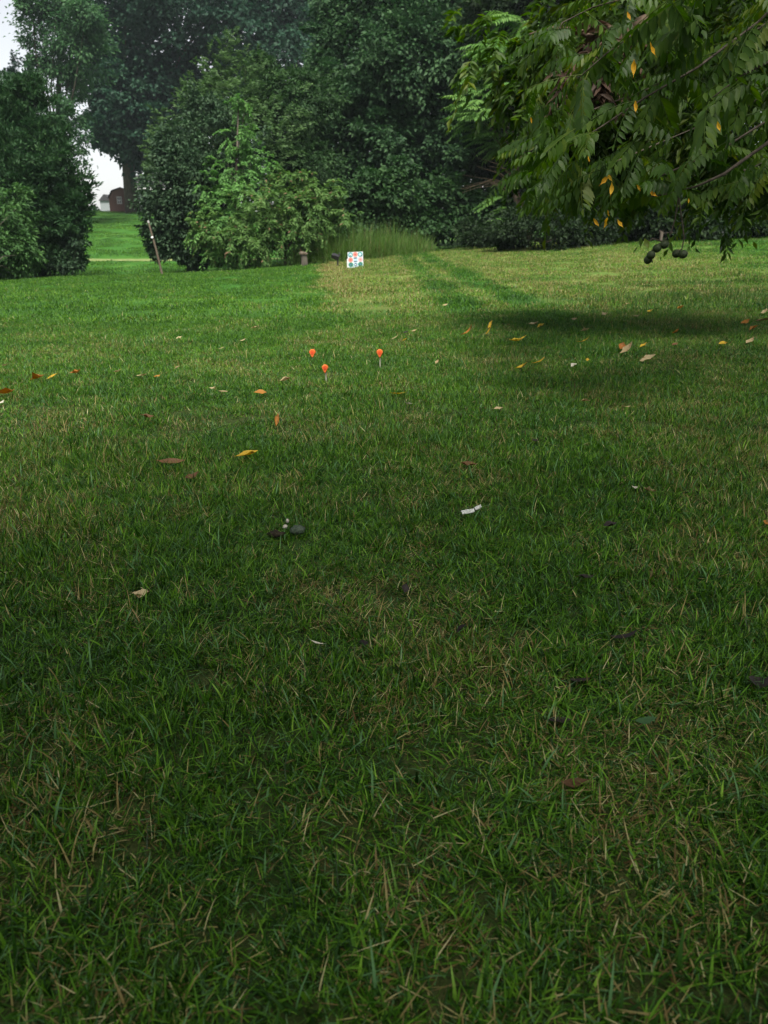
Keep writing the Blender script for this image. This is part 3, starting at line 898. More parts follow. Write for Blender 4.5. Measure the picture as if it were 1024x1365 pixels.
for bi, bo in enumerate(boughs):
    pts = [W(*p) for p in bo]
    bb = MB()
    rad = np.linspace(.008 if bi != 3 else .011, .003, len(pts))
    bb.tube([Vector(map(float, p)) - wl for p in pts], list(rad), 7, .1)
    bb.obj('branch', m_twig, wal, smooth=True)
    n = 27 if bi not in (3, 7, 8, 9) else 12
    for k in range(n):
        tt = (k + random.random()) / n
        if bi == 3 and tt < .62 and random.random() < .7: continue
        f_ = tt * (len(pts) - 1)
        i = min(int(f_), len(pts) - 2)
        p = pts[i] * (1 - f_ + i) + pts[i + 1] * (f_ - i)
        az = math.pi + random.uniform(-1.4, 1.4) if random.random() < .72 else random.uniform(-1.2, 1.2)
        place_leaf('leaf', random.choice(wl_mesh), wal, p + rng.normal(0, .03, 3), az, random.uniform(-.55, .25), random.uniform(-.5, .5), random.uniform(.8, 1.15))
# one fresh light green tuft and the lower drooping sprays
for (u, v, y, n) in [(752, 165, 5.2, 7), (735, 225, 5.4, 6), (725, 150, 5.9, 5), (800, 235, 4.6, 7), (820, 262, 4.5, 5), (775, 255, 4.8, 6), (720, 262, 5.8, 5), (860, 210, 4.4, 5), (905, 205, 4.3, 4), (1005, 235, 5.0, 6), (712, 215, 6.1, 5), (765, 70, 5.6, 5), (840, 60, 4.8, 6), (990, 60, 4.2, 6), (1010, 130, 4.4, 6), (930, 20, 4.4, 6)]:
    for k in range(n):
        place_leaf('leaf', random.choice(wl_mesh), wal, W(u + random.uniform(-28, 28), v + random.uniform(-34, 10), y + random.uniform(-.2, .2)), math.pi + random.uniform(-1.7, 1.7), random.uniform(-.7, .1), random.uniform(-.5, .5), random.uniform(.8, 1.1))
# behind the individually built leaves: the same foliage too deep in the crown to pick apart
crown('foliage', [(W(860, 60, 7.4), (1.5, .8, .95), 420), (W(980, 130, 7.2), (1.2, .8, 1.1), 420), (W(780, 150, 7.6), (.9, .6, .8), 260), (W(765, 40, 7.8), (.45, .6, .5), 70), (W(800, 235, 7.6), (.8, .5, .35), 120), (W(1000, 220, 7.0), (.7, .5, .3), 90)], m_walnut, wal, .10, .34, 15, 'spray', 1.2, .5, spray=.3, core=.3)


def single_leaf(name, L, asp, mat, curl=.15, bend=.25, seed=0):
    rs = random.Random(seed)
    ts = [0, .18, .4, .64, .84, 1.0]
    ws = [.05, .55, 1.0, .85, .42, .0]
    V, Fq = [], []
    for tt, wv in zip(ts, ws):
        y = (tt - .5) * L
        z = bend * L * (tt - .5) ** 2 * 2 + rs.uniform(-.01, .01) * L
        h = wv * L * asp * .5
        cz = curl * h * 2 * rs.uniform(.6, 1.4)
        V += [(-h * rs.uniform(.72, 1.15), y + rs.uniform(-.03, .03) * L, z + cz), (rs.uniform(-.02, .02) * L, y, z), (h * rs.uniform(.72, 1.15), y + rs.uniform(-.03, .03) * L, z + cz * rs.uniform(.0, 1.5))]
    for i in range(5):
        a = i * 3
        Fq += [(a, a + 1, a + 4, a + 3), (a + 1, a + 2, a + 5, a + 4)]
    # stalk
    b = len(V)
    V += [(-.012 * L, -.5 * L, V[1][2]), (.012 * L, -.5 * L, V[1][2]), (0, -.72 * L, V[1][2] + .06 * L)]
    T = [(b, b + 1, b + 2)]
    r = rs.uniform(0, 1)
    me = np_mesh(name, np.array(V), [np.array(Fq), np.array(T)], mat, {'r': np.full(len(V), r), 'c': np.full(len(V), rs.uniform(0, 1))}, smooth=True)
    return me


for i, (u, v, y, L) in enumerate([(868, 66, 4.2, .10), (845, 90, 4.3, .11), (958, 168, 3.9, .065), (848, 142, 4.4, .085), (838, 22, 4.5, .07), (806, 240, 4.5, .09), (816, 252, 4.5, .10), (812, 236, 4.6, .08), (795, 296, 4.6, .075), (809, 296, 4.5, .09), (826, 298, 4.5, .08), (810, 284, 4.6, .06), (709, 160, 5.6, .06), (784, 212, 4.8, .06), (870, 258, 4.3, .08), (917, 268, 4.3, .05), (852, 250, 4.4, .06)]):
    o = bpy.data.objects.new('leaflet', single_leaf('leaflet', L, .40, m_yellow, .3, .3, 100 + i))
    link(o, wal)
    o.location = Vector(map(float, W(u, v, y - .28))) - wl
    o.rotation_euler = (R(80) + random.uniform(-.5, .5), random.uniform(-.9, .9), random.uniform(-1.1, 1.1))
    o.scale = (.62, .62, .62)
    o['label'] = 'yellowed leaflet hanging among the green leaves'

# walnuts hanging low on their twigs
m_nut = plain('walnut_husk', [(.3, (0.0108, 0.0195, 0.0050)), (.7, (0.0240, 0.0377, 0.0090))], 60, .6, .3, .3)


def husk(r):
    b = MB()
    n, m_ = 10, 7
    vs = [(0, 0, r)]
    for i in range(1, m_):
        a = math.pi * i / m_
        for k in range(n):
            q = 2 * math.pi * k / n
            rr = r * (1 + random.uniform(-.03, .03))
            vs.append((rr * math.sin(a) * math.cos(q), rr * math.sin(a) * math.sin(q), rr * math.cos(a) * 1.08))
    vs.append((0, 0, -r * 1.1))
    fs = [(0, 1 + k, 1 + (k + 1) % n) for k in range(n)]
    for i in range(m_ - 2):
        for k in range(n):
            a = 1 + i * n
            fs.append((a + k, a + n + k, a + n + (k + 1) % n, a + (k + 1) % n))
    e = len(vs) - 1
    a = 1 + (m_ - 2) * n
    fs += [(a + k, e, a + (k + 1) % n) for k in range(n)]
    return b.add(vs, fs)


nutm = husk(.021).mesh('walnut', m_nut, True)
for (u, v) in [(864, 346), (868, 340), (902, 338), (911, 339), (876, 331), (886, 326)]:
    o = bpy.data.objects.new('walnut', nutm)
    link(o, wal)
    o.location = Vector(map(float, W(u, v, 4.1 + random.uniform(-.03, .03)))) - wl
    o.rotation_euler = (random.random(), random.random(), random.random())
bb = MB()
for ln in [[(905, 262), (910, 300), (912, 318), (909, 332)], [(909, 332), (904, 335)], [(868, 336), (874, 328), (884, 322), (894, 312), (900, 292), (905, 262)], [(884, 322), (870, 318), (858, 326)], [(868, 342), (870, 350)]]:
    bb.tube([Vector(map(float, W(u, v, 4.1))) - wl for u, v in ln], list(np.linspace(.004, .003, len(ln))), 5)
bb.obj('twig', m_twig, wal)
for (u, v, L) in [(862, 325, .06), (894, 321, .05), (890, 316, .055), (880, 345, .03), (918, 332, .03)]:
    o = bpy.data.objects.new('leaflet', single_leaf('leaflet', L, .45, m_walnut, .3, .3, int(u)))
    link(o, wal)
    o.location = Vector(map(float, W(u, v, 4.08))) - wl
    o.rotation_euler = (R(70), random.uniform(-1, 1), random.uniform(-1.5, 1.5))

# old broken limb with a bundle of withered leaves among the walnut's boughs
dy = 6.6
bb = MB()
bb.tube([Vector(map(float, p)) - wl for p in [W(1010, -60, dy - .2), W(905, 6, dy - .1), W(850, 36, dy), W(815, 62, dy), W(800, 96, dy), W(796, 126, dy)]], [.05, .055, .06, .075, .08, .045], 9, .2)
bb.tube([Vector(map(float, p)) - wl for p in [W(812, 62, dy), W(770, 40, dy), W(735, 37, dy), W(706, 46, dy)]], [.028, .018, .013, .008], 6, .1)
bb.obj('broken_limb', m_bark2, wal, smooth=True)
m_wither = leafmat('withered_leaf', [(0, (0.0270, 0.0154, 0.0090)), (.5, (0.0600, 0.0358, 0.0225)), (1, (0.1020, 0.0688, 0.0475))], .15)
crown('withered_leaf_bundle', [(W(790, 78, dy - .1), (.20, .12, .20), 30), (W(802, 112, dy - .1), (.12, .1, .20), 22), (W(812, 60, dy), (.22, .1, .10), 16)], m_wither, wal, .11, .3, 10, 'spray', 1.3, .5, spray=.7, lobes=False)

# ---------------------------------------------------------------- tall grass clump and weeds
def blades(name, spots, mat, parent, H, wd, lean=.5, seed=1):
    n = len(spots)
    base = np.asarray(spots)
    az = rng.uniform(0, 6.283, n)
    h = np.stack([np.cos(az), np.sin(az), np.zeros(n)], -1)
    le = np.asarray(H) * rng.uniform(.55, 1.1, n)
    th = np.abs(rng.normal(0, lean, n)) * .6
    rows = []
    Pp = base.copy()
    sd = np.stack([-np.sin(az + .4), np.cos(az + .4), np.zeros(n)], -1)
    for i in range(4):
        if i:
            ang = th * (1 + i * .55)
            Pp = Pp + (h * np.sin(ang)[:, None] + np.array([0, 0, 1]) * np.cos(ang)[:, None]) * (le / 3)[:, None]
        if i < 3:
            wv = wd * (1, .85, .55)[i]
            rows += [Pp - sd * wv / 2, Pp + sd * wv / 2]
        else: rows.append(Pp.copy())
    V = np.stack(rows, 1)
    k = 7
    b0 = (np.arange(n) * k)[:, None]
    Q = np.concatenate([b0 + np.array([[0, 1, 3, 2]]), b0 + np.array([[2, 3, 5, 4]])], 0)
    T = b0 + np.array([[4, 5, 6]])
    V = V.reshape(-1, 3)
    if parent is not None: V = V - np.array(parent.location)
    o = link(bpy.data.objects.new(name, np_mesh(name, V, [Q, T], mat, {'r': np.repeat(rng.uniform(0, 1, n), k), 'c': np.repeat(rng.uniform(0, 1, n), k)})), parent)
    o['kind'] = 'stuff'
    return o


sp_ = []
for (u, y, ru, ry, n) in [(445, 26.4, 34, .6, 1900), (500, 27.2, 44, .7, 2300), (552, 28.2, 26, .6, 1300), (405, 26.3, 26, .4, 700), (420, 27.4, 40, .5, 900)]:
    c = gb(u, 340, y)
    m = M(340, y)
    xx = c[0] + rng.normal(0, .5, n) * ru * m
    yy = c[1] + rng.normal(0, .45, n) * ry
    sp_.append(np.stack([xx, yy, zg(xx, yy)], -1))
sp_ = np.concatenate(sp_)
uu = 512 + FPX * sp_[:, 0] / (sp_[:, 1] * 1.05)
hh_ = 1.25 * np.clip(1 - np.abs((uu - 485) / 105) ** 2.6, .25, 1) * (1 + .14 * np.sin(uu * .16) + .1 * np.sin(uu * .41 + 1))
tall = blades('tall_grass', sp_, m_tall, None, hh_, .012, 1.05)
tag(tall, 'unmown tall grass clump behind the post stub and the target', 'tall grass', None, 'stuff')
# longer grass along the low bank on the right and round the feet of bushes
sp_ = []
for (u0, v0, u1, v1, n, wdt) in [(800, 406, 1030, 398, 1500, .34), (30, 372, 130, 364, 500, .3), (190, 360, 400, 352, 1500, .35), (580, 332, 760, 326, 900, .5), (760, 320, 1030, 312, 1200, .6)]:
    a, e = G(u0, v0), G(u1, v1)
    tt = rng.uniform(0, 1, n)
    xx = a[0] + (e[0] - a[0]) * tt + rng.normal(0, wdt, n)
    yy = a[1] + (e[1] - a[1]) * tt + rng.normal(0, wdt, n)
    sp_.append(np.stack([xx, yy, zg(xx, yy)], -1))
sp_ = np.concatenate(sp_)
tag(blades('edge_grass', sp_, m_weed, None, np.where(np.arange(len(sp_)) < 1500, .13, .24), .008, .8), 'longer unmown grass along the bush feet and the low bank', 'grass', None, 'stuff')


def weed(u, v, h, label, name='weed', n=26, y=None, leaf=.07):
    p = G(u, v) if y is None else gb(u, v, y)
    root = empty(name, p, 0, label, 'weed')
    b = MB()
    b.tube([(0, 0, -.02), (.01, 0, h * .5), (.03, .01, h)], [.006, .005, .002], 5)
    b.obj('stem', m_weed, root)
    tt = np.sort(rng.uniform(.1, 1, n))
    az = rng.uniform(0, 6.283, n)
    Pp = np.stack([.03 * tt, .01 * tt, h * tt], -1)
    D = np.stack([np.cos(az), np.sin(az), rng.uniform(-.3, .5, n)], -1)
    V, Fc = leaves(Pp, D, np.tile([0, 0, 1.0], (n, 1)) + rng.normal(0, .3, (n, 3)), leaf * (1.2 - .7 * tt), .4)
    o = link(bpy.data.objects.new('foliage', np_mesh('foliage', V, [Fc], m_weed, {'r': rng.uniform(0, 1, len(V)), 'c': np.full(len(V), .5)})), root)
    return root


weed(416, 352, .78, 'upright leafy weed just right of the post stub, before the pale bush', y=25.9, leaf=.13, n=34)
weed(340, 356, .80, 'leafy weed stalk rising beneath the young tiered tree', y=26.0, leaf=.13, n=30)
weed(388, 353, .6, 'shorter leafy weed left of the post stub', y=26.1, leaf=.12, n=26)
weed(510, 340, .75, 'broad-leaved weed poking above the tall grass', y=27.6, leaf=.2, n=20)

# ---------------------------------------------------------------- built things in the distance
m_red = plain('red_brown_siding', [(.3, (0.0850, 0.0493, 0.0384)), (.6, (0.1275, 0.0723, 0.0560)), (.85, (0.1615, 0.0978, 0.0760))], 4, .8, .2, .2, (6, 1, .4))
m_roof = plain('dark_shingle', [(.3, (.03, .03, .032)), (.7, (.075, .072, .075))], 8, .9, .3, .2)
m_white = plain('white_paint', [(.3, (.66, .66, .66)), (.7, (.80, .80, .79))], 6, .6, .05, .3)
m_dullwhite = plain('aged_white_paint', [(.3, (0.2700, 0.2625, 0.2475)), (.7, (0.3600, 0.3450, 0.3300))], 6, .7, .05, .3)
m_grey = plain('grey_siding', [(.3, (.22, .24, .25)), (.7, (.32, .34, .35))], 5, .8, .1, .2, (1, 1, 8))
m_glass, t = new_mat('window_glass')
b = t.n('ShaderNodeBsdfPrincipled', {'Base Color': (.03, .035, .04, 1), 'Roughness': .08, 'Specular IOR Level': .6})
t.n('ShaderNodeOutputMaterial', {'Surface': b.outputs[0]})

sc = gb(167, 287, 84)
shed = empty('garden_shed', sc, R(10), 'small red-brown gambrel shed with white window beside the maple trunk', 'shed')
shed.scale = (.82, .82, .82)
wv, hv, dv = 1.45, 1.65, 1.9
prof = [(-wv, -.3), (wv, -.3), (wv, hv), (wv * .68, hv + .72), (0, hv + 1.05), (-wv * .68, hv + .72), (-wv, hv)]
bw = MB()
k = len(prof)
bw.add([(x, -dv, z) for x, z in prof] + [(x, dv, z) for x, z in prof], [tuple(range(k)), tuple(range(2 * k - 1, k - 1, -1)), (1, 0, k, k + 1), (2, 1, k + 1, k + 2), (0, 6, 2 * k - 1, k)])
bw.obj('wall', m_red, shed)
br = MB()
rp = [(wv + .10, hv - .10), (wv * .68 + .06, hv + .77), (0, hv + 1.12), (-wv * .68 - .06, hv + .77), (-wv - .10, hv - .10)]
for i in range(4):
    (x0, z0), (x1, z1) = rp[i], rp[i + 1]
    nx_, nz_ = z0 - z1, x1 - x0
    ll = math.hypot(nx_, nz_)
    ox, oz = -nx_ / ll * .05, -nz_ / ll * .05
    q = [(x0, z0), (x1, z1), (x1 + ox, z1 + oz), (x0 + ox, z0 + oz)]
    br.add([(x, -dv - .12, z) for x, z in q] + [(x, dv + .12, z) for x, z in q], [(0, 1, 2, 3), (7, 6, 5, 4), (0, 4, 5, 1), (1, 5, 6, 2), (2, 6, 7, 3), (3, 7, 4, 0)])
br.obj('roof', m_roof, shed)
wx, wz, wh, ww = -.25, 1.35, .36, .24
wfr = MB()
for c, h in (((wx - ww, -dv - .03, wz), (.06, .03, wh + .06)), ((wx + ww, -dv - .03, wz), (.06, .03, wh + .06)), ((wx, -dv - .03, wz + wh), (ww - .06, .028, .06)), ((wx, -dv - .03, wz - wh), (ww - .06, .028, .06)), ((wx, -dv - .03, wz), (.025, .026, wh - .06))):
    wfr.box(c, h)
win = wfr.obj('window', m_dullwhite, shed)
for s in (-1, 1):
    for s2 in (-1, 1):
        MB().box((wx + s * ww * .46, -dv - .012, wz + s2 * wh * .48), (ww * .36, .008, wh * .40)).obj('pane', m_glass, win)
mb_ = MB().box((wx, -dv - .028, wz), (ww - .06, .02, .02)).obj('muntin', m_white, win)
for x in (-wv + .06, wv - .06):
    MB().box((x, -dv - .02, hv / 2), (.05, .02, hv / 2)).obj('corner_board', m_red, shed)

hc = gb(147, 287, 98)
hut = empty('grey_hut', hc, R(-8), 'small grey hut with white base left of the red-brown shed', 'shed')
hut.scale = (.7, .7, .8)
MB().box((0, 0, .95), (.95, 1.2, .95)).obj('wall', m_grey, hut)
MB().box((0, 0, .15), (1.05, 1.3, .28)).obj('base', m_white, hut)
MB().add([(-1.1, -1.4, 1.88), (1.1, -1.4, 1.88), (1.1, 1.4, 1.88), (-1.1, 1.4, 1.88), (-.1, -1.4, 2.75), (.1, -1.4, 2.75), (.1, 1.4, 2.75), (-.1, 1.4, 2.75)], [(3, 2, 1, 0), (4, 5, 6, 7), (0, 1, 5, 4), (1, 2, 6, 5), (2, 3, 7, 6), (3, 0, 4, 7)]).obj('roof', m_roof, hut)

hc = gb(235, 284, 104)
house = empty('grey_house', hc, R(5), 'pale grey house with white eave behind the hilltop hedge', 'house')
MB().box((0, 0, 1.45), (4.6, 3, 1.5)).obj('wall', m_grey, house)
MB().box((0, -3.25, 3.02), (4.9, .25, .12)).obj('eave', m_white, house)
MB().add([(-4.9, -3.5, 3.14), (4.9, -3.5, 3.14), (4.9, 3.4, 3.14), (-4.9, 3.4, 3.14), (-4.9, 0, 4.7), (4.9, 0, 4.7)], [(0, 1, 5, 4), (2, 3, 4, 5), (1, 2, 5), (3, 0, 4), (3, 2, 1, 0)]).obj('roof', m_roof, house)
for x in (-2.9, -.6):
    f_ = MB().box((x, -3.02, 1.7), (.55, .03, .7)).obj('window', m_white, house)
    MB().box((x, -3.055, 1.7), (.45, .012, .6)).obj('pane', m_glass, f_)
tree('hedge_shrub', gb(205, 286, 86), [pb_(205, 272, 86, 20, 16, 90, 1.2), pb_(228, 270, 86, 22, 16, 80, 1.2)], m_maple, 'dark low shrub on the hilltop right of the maple trunk', 'shrub', .3, tr=.06, per=24, rc=.25, asp=.6)
tree('hilltop_shrub', gb(118, 292, 88), [pb_(116, 284, 88, 18, 10, 60, 1.2), pb_(92, 286, 88, 18, 9, 50, 1.2)], m_ash, 'small pale shrub on the hilltop left of the grey hut', 'shrub', .3, tr=.05, per=20, rc=.25, asp=.6)

# leaning pole
pbse = gb(216, 362, 25.0)
pole = empty('leaning_pole', pbse, 0, 'thin wooden pole with white tips leaning left before the dark shrub', 'pole')
m_pole = plain('weathered_wood', [(.3, (0.0660, 0.0480, 0.0330)), (.6, (0.1200, 0.0930, 0.0690)), (.85, (0.1740, 0.1440, 0.1140))], 14, .85, .4, .2, (1, 1, .12))
pt = W(198, 296, pbse[1])
dv_ = Vector(map(float, pt - pbse))
b = MB(); b.tube([-dv_ * .05, dv_ * .5 + Vector((.015, 0, 0)), dv_], [.034, .031, .028], 8, .05); b.obj('shaft', m_pole, pole)
b = MB(); b.tube([dv_ * .985, dv_ * 1.03], [.033, .028], 8); b.obj('cap', m_dullwhite, pole)
b = MB(); b.tube([dv_ * .70 + Vector((0, -.03, 0)), dv_ * .735 + Vector((0, -.03, 0))], [.036, .034], 8); b.obj('reflector', m_white, pole)

# post stub
m_post = plain('old_post', [(.3, (.05, .043, .034)), (.6, (.11, .095, .078)), (.85, (.19, .17, .15))], 12, .9, .5, .15, (1, 1, .2))
p = G(406, 355)
post = empty('post_stub', p, .3, 'short weathered post stub at the lawn edge left of the target', 'post')
b = MB(); b.tube([(0, 0, -.1), (0, 0, .2), (-.02, 0, .36)], [.115, .105, .10], 9, .06); b.obj('post', m_post, post)
b = MB(); b.tube([(-.02, 0, .355), (-.02, 0, .40), (-.015, 0, .43)], [.14, .135, .08], 9, .05); b.obj('cap', m_pole, post)

# black fixture on a stake
m_black = plain('black_plastic', [(.3, (.010, .010, .011)), (.7, (.022, .022, .024))], 20, .5, .1, .4)
p = G(450.5, 356)
fx = empty('garden_light', p, 0, 'black garden light on a thin stake between post stub and target', 'garden light')
b = MB(); b.tube([(0, 0, -.05), (0, 0, .2)], [.022, .026], 6); b.obj('stake', m_black, fx)
from mathutils import Matrix
rt = Matrix.Rotation(.35, 3, 'Y') @ Matrix.Rotation(.5, 3, 'X')
b = MB(); b.box((-.05, 0, .28), (.10, .07, .055), rt, .85); b.box((-.13, -.02, .30), (.04, .055, .045), rt); b.obj('lamp_head', m_black, fx)
b = MB(); b.tube([(0, 0, .19), (.02, 0, .26), (.06, 0, .34), (.03, .0, .39)], [.03, .03, .022, .012], 6); b.obj('bracket', m_black, fx)

# target board
m_board = plain('white_board', [(.3, (0.4092, 0.4352, 0.4620)), (.7, (0.4836, 0.5056, 0.5280))], 7, .55, .0, .3)
m_teal = plain('teal_print', [(.3, (0.0300, 0.1980, 0.1920)), (.7, (0.0600, 0.2700, 0.2520))], 8, .6, 0, .3)
m_green = plain('green_print', [(.3, (0.0300, 0.1680, 0.0960)), (.7, (0.0420, 0.2160, 0.1320))], 8, .6, 0, .3)
m_coral = plain('coral_print', [(.3, (0.4800, 0.1440, 0.1140)), (.7, (0.5040, 0.1980, 0.1620))], 8, .6, 0, .3)
m_redp = plain('red_print', [(.3, (0.3300, 0.0420, 0.0360)), (.7, (0.3900, 0.0600, 0.0480))], 8, .6, 0, .3)
m_pink = plain('pink_print', [(.3, (0.4320, 0.2520, 0.2640)), (.7, (0.4680, 0.3000, 0.3120))], 8, .6, 0, .3)
m_navy = plain('navy_print', [(.3, (0.0180, 0.0360, 0.0600)), (.7, (0.0300, 0.0540, 0.0840))], 8, .6, 0, .3)
m_sky = plain('pale_blue_print', [(.3, (0.2400, 0.3720, 0.4320)), (.7, (0.3000, 0.4200, 0.4680))], 8, .6, 0, .3)
p = G(474.5, 357)
tg = empty('target_board', p, R(-4), 'square white target board printed with teal and red circles on the lawn', 'target')
tg.scale = (.76, .76, .76)
rl = Matrix.Rotation(R(-12), 3, 'X') @ Matrix.Rotation(R(-3), 3, 'Y')
H_ = .262
b = MB(); b.box(rl @ Vector((0, 0, H_ + .01)), (.268, .02, H_), rl); b.obj('board', m_board, tg)


def disc(cx, cz, r, mat, name, depth, r_in=0.0, sx=1.0, sz=1.0):
    b = MB()
    n = 18
    y0 = -.0205 - depth
    vs, fs = [], []
    for k in range(n):
        a = 2 * math.pi * k / n
        vs.append(rl @ Vector((cx + r * sx * math.cos(a), y0, cz + r * sz * math.sin(a))))
    for k in range(n):
        a = 2 * math.pi * k / n
        vs.append(rl @ Vector((cx + r * sx * math.cos(a), -.019, cz + r * sz * math.sin(a))))
    fs.append(tuple(range(n)))
    fs += [(k, n + k, n + (k + 1) % n, (k + 1) % n) for k in range(n)]
    b.add(vs, fs)
    return b.obj(name, mat, tg)


cz = H_ + .01
cells = [(-.168, .17, m_teal), (0, .175, m_coral), (.168, .17, m_teal), (-.172, 0, m_coral), (.172, 0, m_pink), (-.168, -.165, m_green), (0, -.17, m_sky), (.168, -.165, m_green)]
for i, (x, z, mt) in enumerate(cells):
    disc(x, cz + z, .086, mt, 'printed_circle', .002)
    if mt in (m_teal, m_sky):
        disc(x, cz + z, .052, m_sky if mt is m_teal else m_navy, 'printed_circle', .004)
        disc(x, cz + z, .026, m_board, 'printed_circle', .006)
    elif mt is m_green:
        disc(x, cz + z, .050, m_navy, 'printed_circle', .004)
        disc(x, cz + z, .022, m_teal, 'printed_circle', .006)
    else:
        disc(x, cz + z, .034, m_redp if mt is m_coral else m_coral, 'printed_circle', .004)
disc(0, cz + .055, .075, m_navy, 'printed_band', .003, sz=.28)
disc(0, cz, .075, m_sky, 'printed_circle', .002, sz=.75)
disc(0, cz - .062, .075, m_navy, 'printed_band', .003, sz=.22)
b = MB()
for x in (-.2, .2):
    b.tube([(x, .04, .42), (x, .30, -.02)], [.012, .012], 5)
b.obj('prop_leg', m_black, tg)
b = MB(); b.tube([(-.30, .05, -.02), (-.30, .05, .30)], [.018, .018], 6); b.obj('side_stake', m_white, tg)

# orange markers
m_or = plain('orange_plastic', [(.3, (0.5616, 0.0935, 0.0180)), (.7, (0.6336, 0.1445, 0.0270))], 14, .5, 0, .4)
m_or2 = plain('red_orange_plastic', [(.3, (.50, .045, .012)), (.7, (.62, .07, .02))], 14, .5, 0, .4)
m_stake = plain('pale_stake', [(.3, (0.2940, 0.2800, 0.2145)), (.7, (0.4200, 0.4060, 0.3250))], 30, .7, .1, .3)


def marker(u, v, vb, label, lean):
    p = G(u, vb)
    m = M(v, p[1])
    h = (vb - v) * m * 1.03
    root = empty('orange_marker', p, 0, label, 'marker', 'orange markers stuck in the lawn')
    r = 4.3 * m
    b = MB(); b.tube([(0, 0, -.03), (-lean * .5, 0, h * .5), (-lean, 0, h - r * .3)], [.003, .0052, .0060], 6); b.obj('stake', m_stake, root)
    hd = MB()
    n = 16
    prof = [(.0, -.012), (.80, -.014), (1.0, -.004), (1.0, .012), (.78, .018), (0, .018)]
    vs, fs = [], []
    for (q, yy) in prof:
        for k in range(n):
            a = 2 * math.pi * k / n
            dn = 1.0 + .7 * max(0, -math.sin(a)) ** 2
            vs.append((-lean + r * q * math.cos(a) * (1 - .45 * max(0, -math.sin(a))), -.010 + yy, h + r * q * math.sin(a) * dn))
    for i in range(len(prof) - 1):
        for k in range(n):
            fs.append((i * n + k, (i + 1) * n + k, (i + 1) * n + (k + 1) % n, i * n + (k + 1) % n))
    hd.add(vs, fs)
    h_ = hd.obj('head', m_or, root)
    dd = MB()
    dd.add([(-lean + r * .42 * math.cos(2 * math.pi * k / n), -.026, h + r * .42 * math.sin(2 * math.pi * k / n)) for k in range(n)] +
           [(-lean + r * .42 * math.cos(2 * math.pi * k / n), -.022, h + r * .42 * math.sin(2 * math.pi * k / n)) for k in range(n)],
           [tuple(range(n))] + [(k, n + k, n + (k + 1) % n, (k + 1) % n) for k in range(n)])
    dd.obj('centre', m_or2, h_)
    return root


marker(417, 471, 482, 'orange marker left at the back of the three in the lawn', 0)
marker(507, 471, 491, 'orange marker on the right side of the three in the lawn', .004)
marker(435.5, 491, 511, 'nearest of the three orange markers, on the longest pale stake', .008)

# thin dark stake and seedling on the right
p = G(961, 338)
stk = empty('garden_stake', p, 0, 'thin dark stake standing in the right lawn above a seedling', 'stake')
hh = 26 * M(330, p[1])
b = MB(); b.tube([(0, 0, -.05), (-.01, 0, hh * .6), (-.03, 0, hh)], [.028, .026, .022], 6, .05); b.obj('rod', m_black, stk)
b = MB(); b.tube([(-.03, 0, hh - .002), (-.03, 0, hh + .02)], [.028, .02], 6); b.obj('cap', m_black, stk)
weed(964, 353, .22, 'small leafy seedling at the foot of the dark stake', 'seedling', 26, None, .09)

# ---------------------------------------------------------------- fallen leaves and litter on the lawn
m_ly = leafmat('fallen_yellow', [(0, (.36, .21, .018)), (1, (.50, .36, .040))], .25, clump=.5, blotch=(45.0, (.13, .065, .02), .54))
m_lo = leafmat('fallen_orange', [(0, (0.2210, 0.0808, 0.0154)), (1, (0.3400, 0.1530, 0.0286))], .2, clump=.5, blotch=(45.0, (.13, .065, .02), .54))
m_lt = leafmat('fallen_tan', [(0, (.26, .19, .095)), (1, (.46, .38, .22))], .2, clump=.5, blotch=(45.0, (.13, .065, .02), .54))
m_lb = leafmat('fallen_brown', [(0, (0.0638, 0.0336, 0.0140)), (1, (0.1275, 0.0665, 0.0294))], .15, clump=.5)
m_ld = leafmat('fallen_dark', [(0, (.010, .008, .007)), (1, (.026, .020, .017))], .05, clump=.5)
m_lw = leafmat('fallen_white', [(0, (0.3640, 0.3400, 0.2604)), (1, (0.4620, 0.4352, 0.3472))], .1, clump=.5)
m_lg = leafmat('broad_green', [(0, (.04, .095, .035)), (1, (.07, .13, .05))], .3, clump=.5)
MATS = {'y': m_ly, 'o': m_lo, 't': m_lt, 'b': m_lb, 'd': m_ld, 'w': m_lw, 'g': m_lg}
WORD = {'y': 'yellow', 'o': 'orange-brown', 't': 'tan', 'b': 'brown', 'd': 'blackened', 'w': 'pale'}
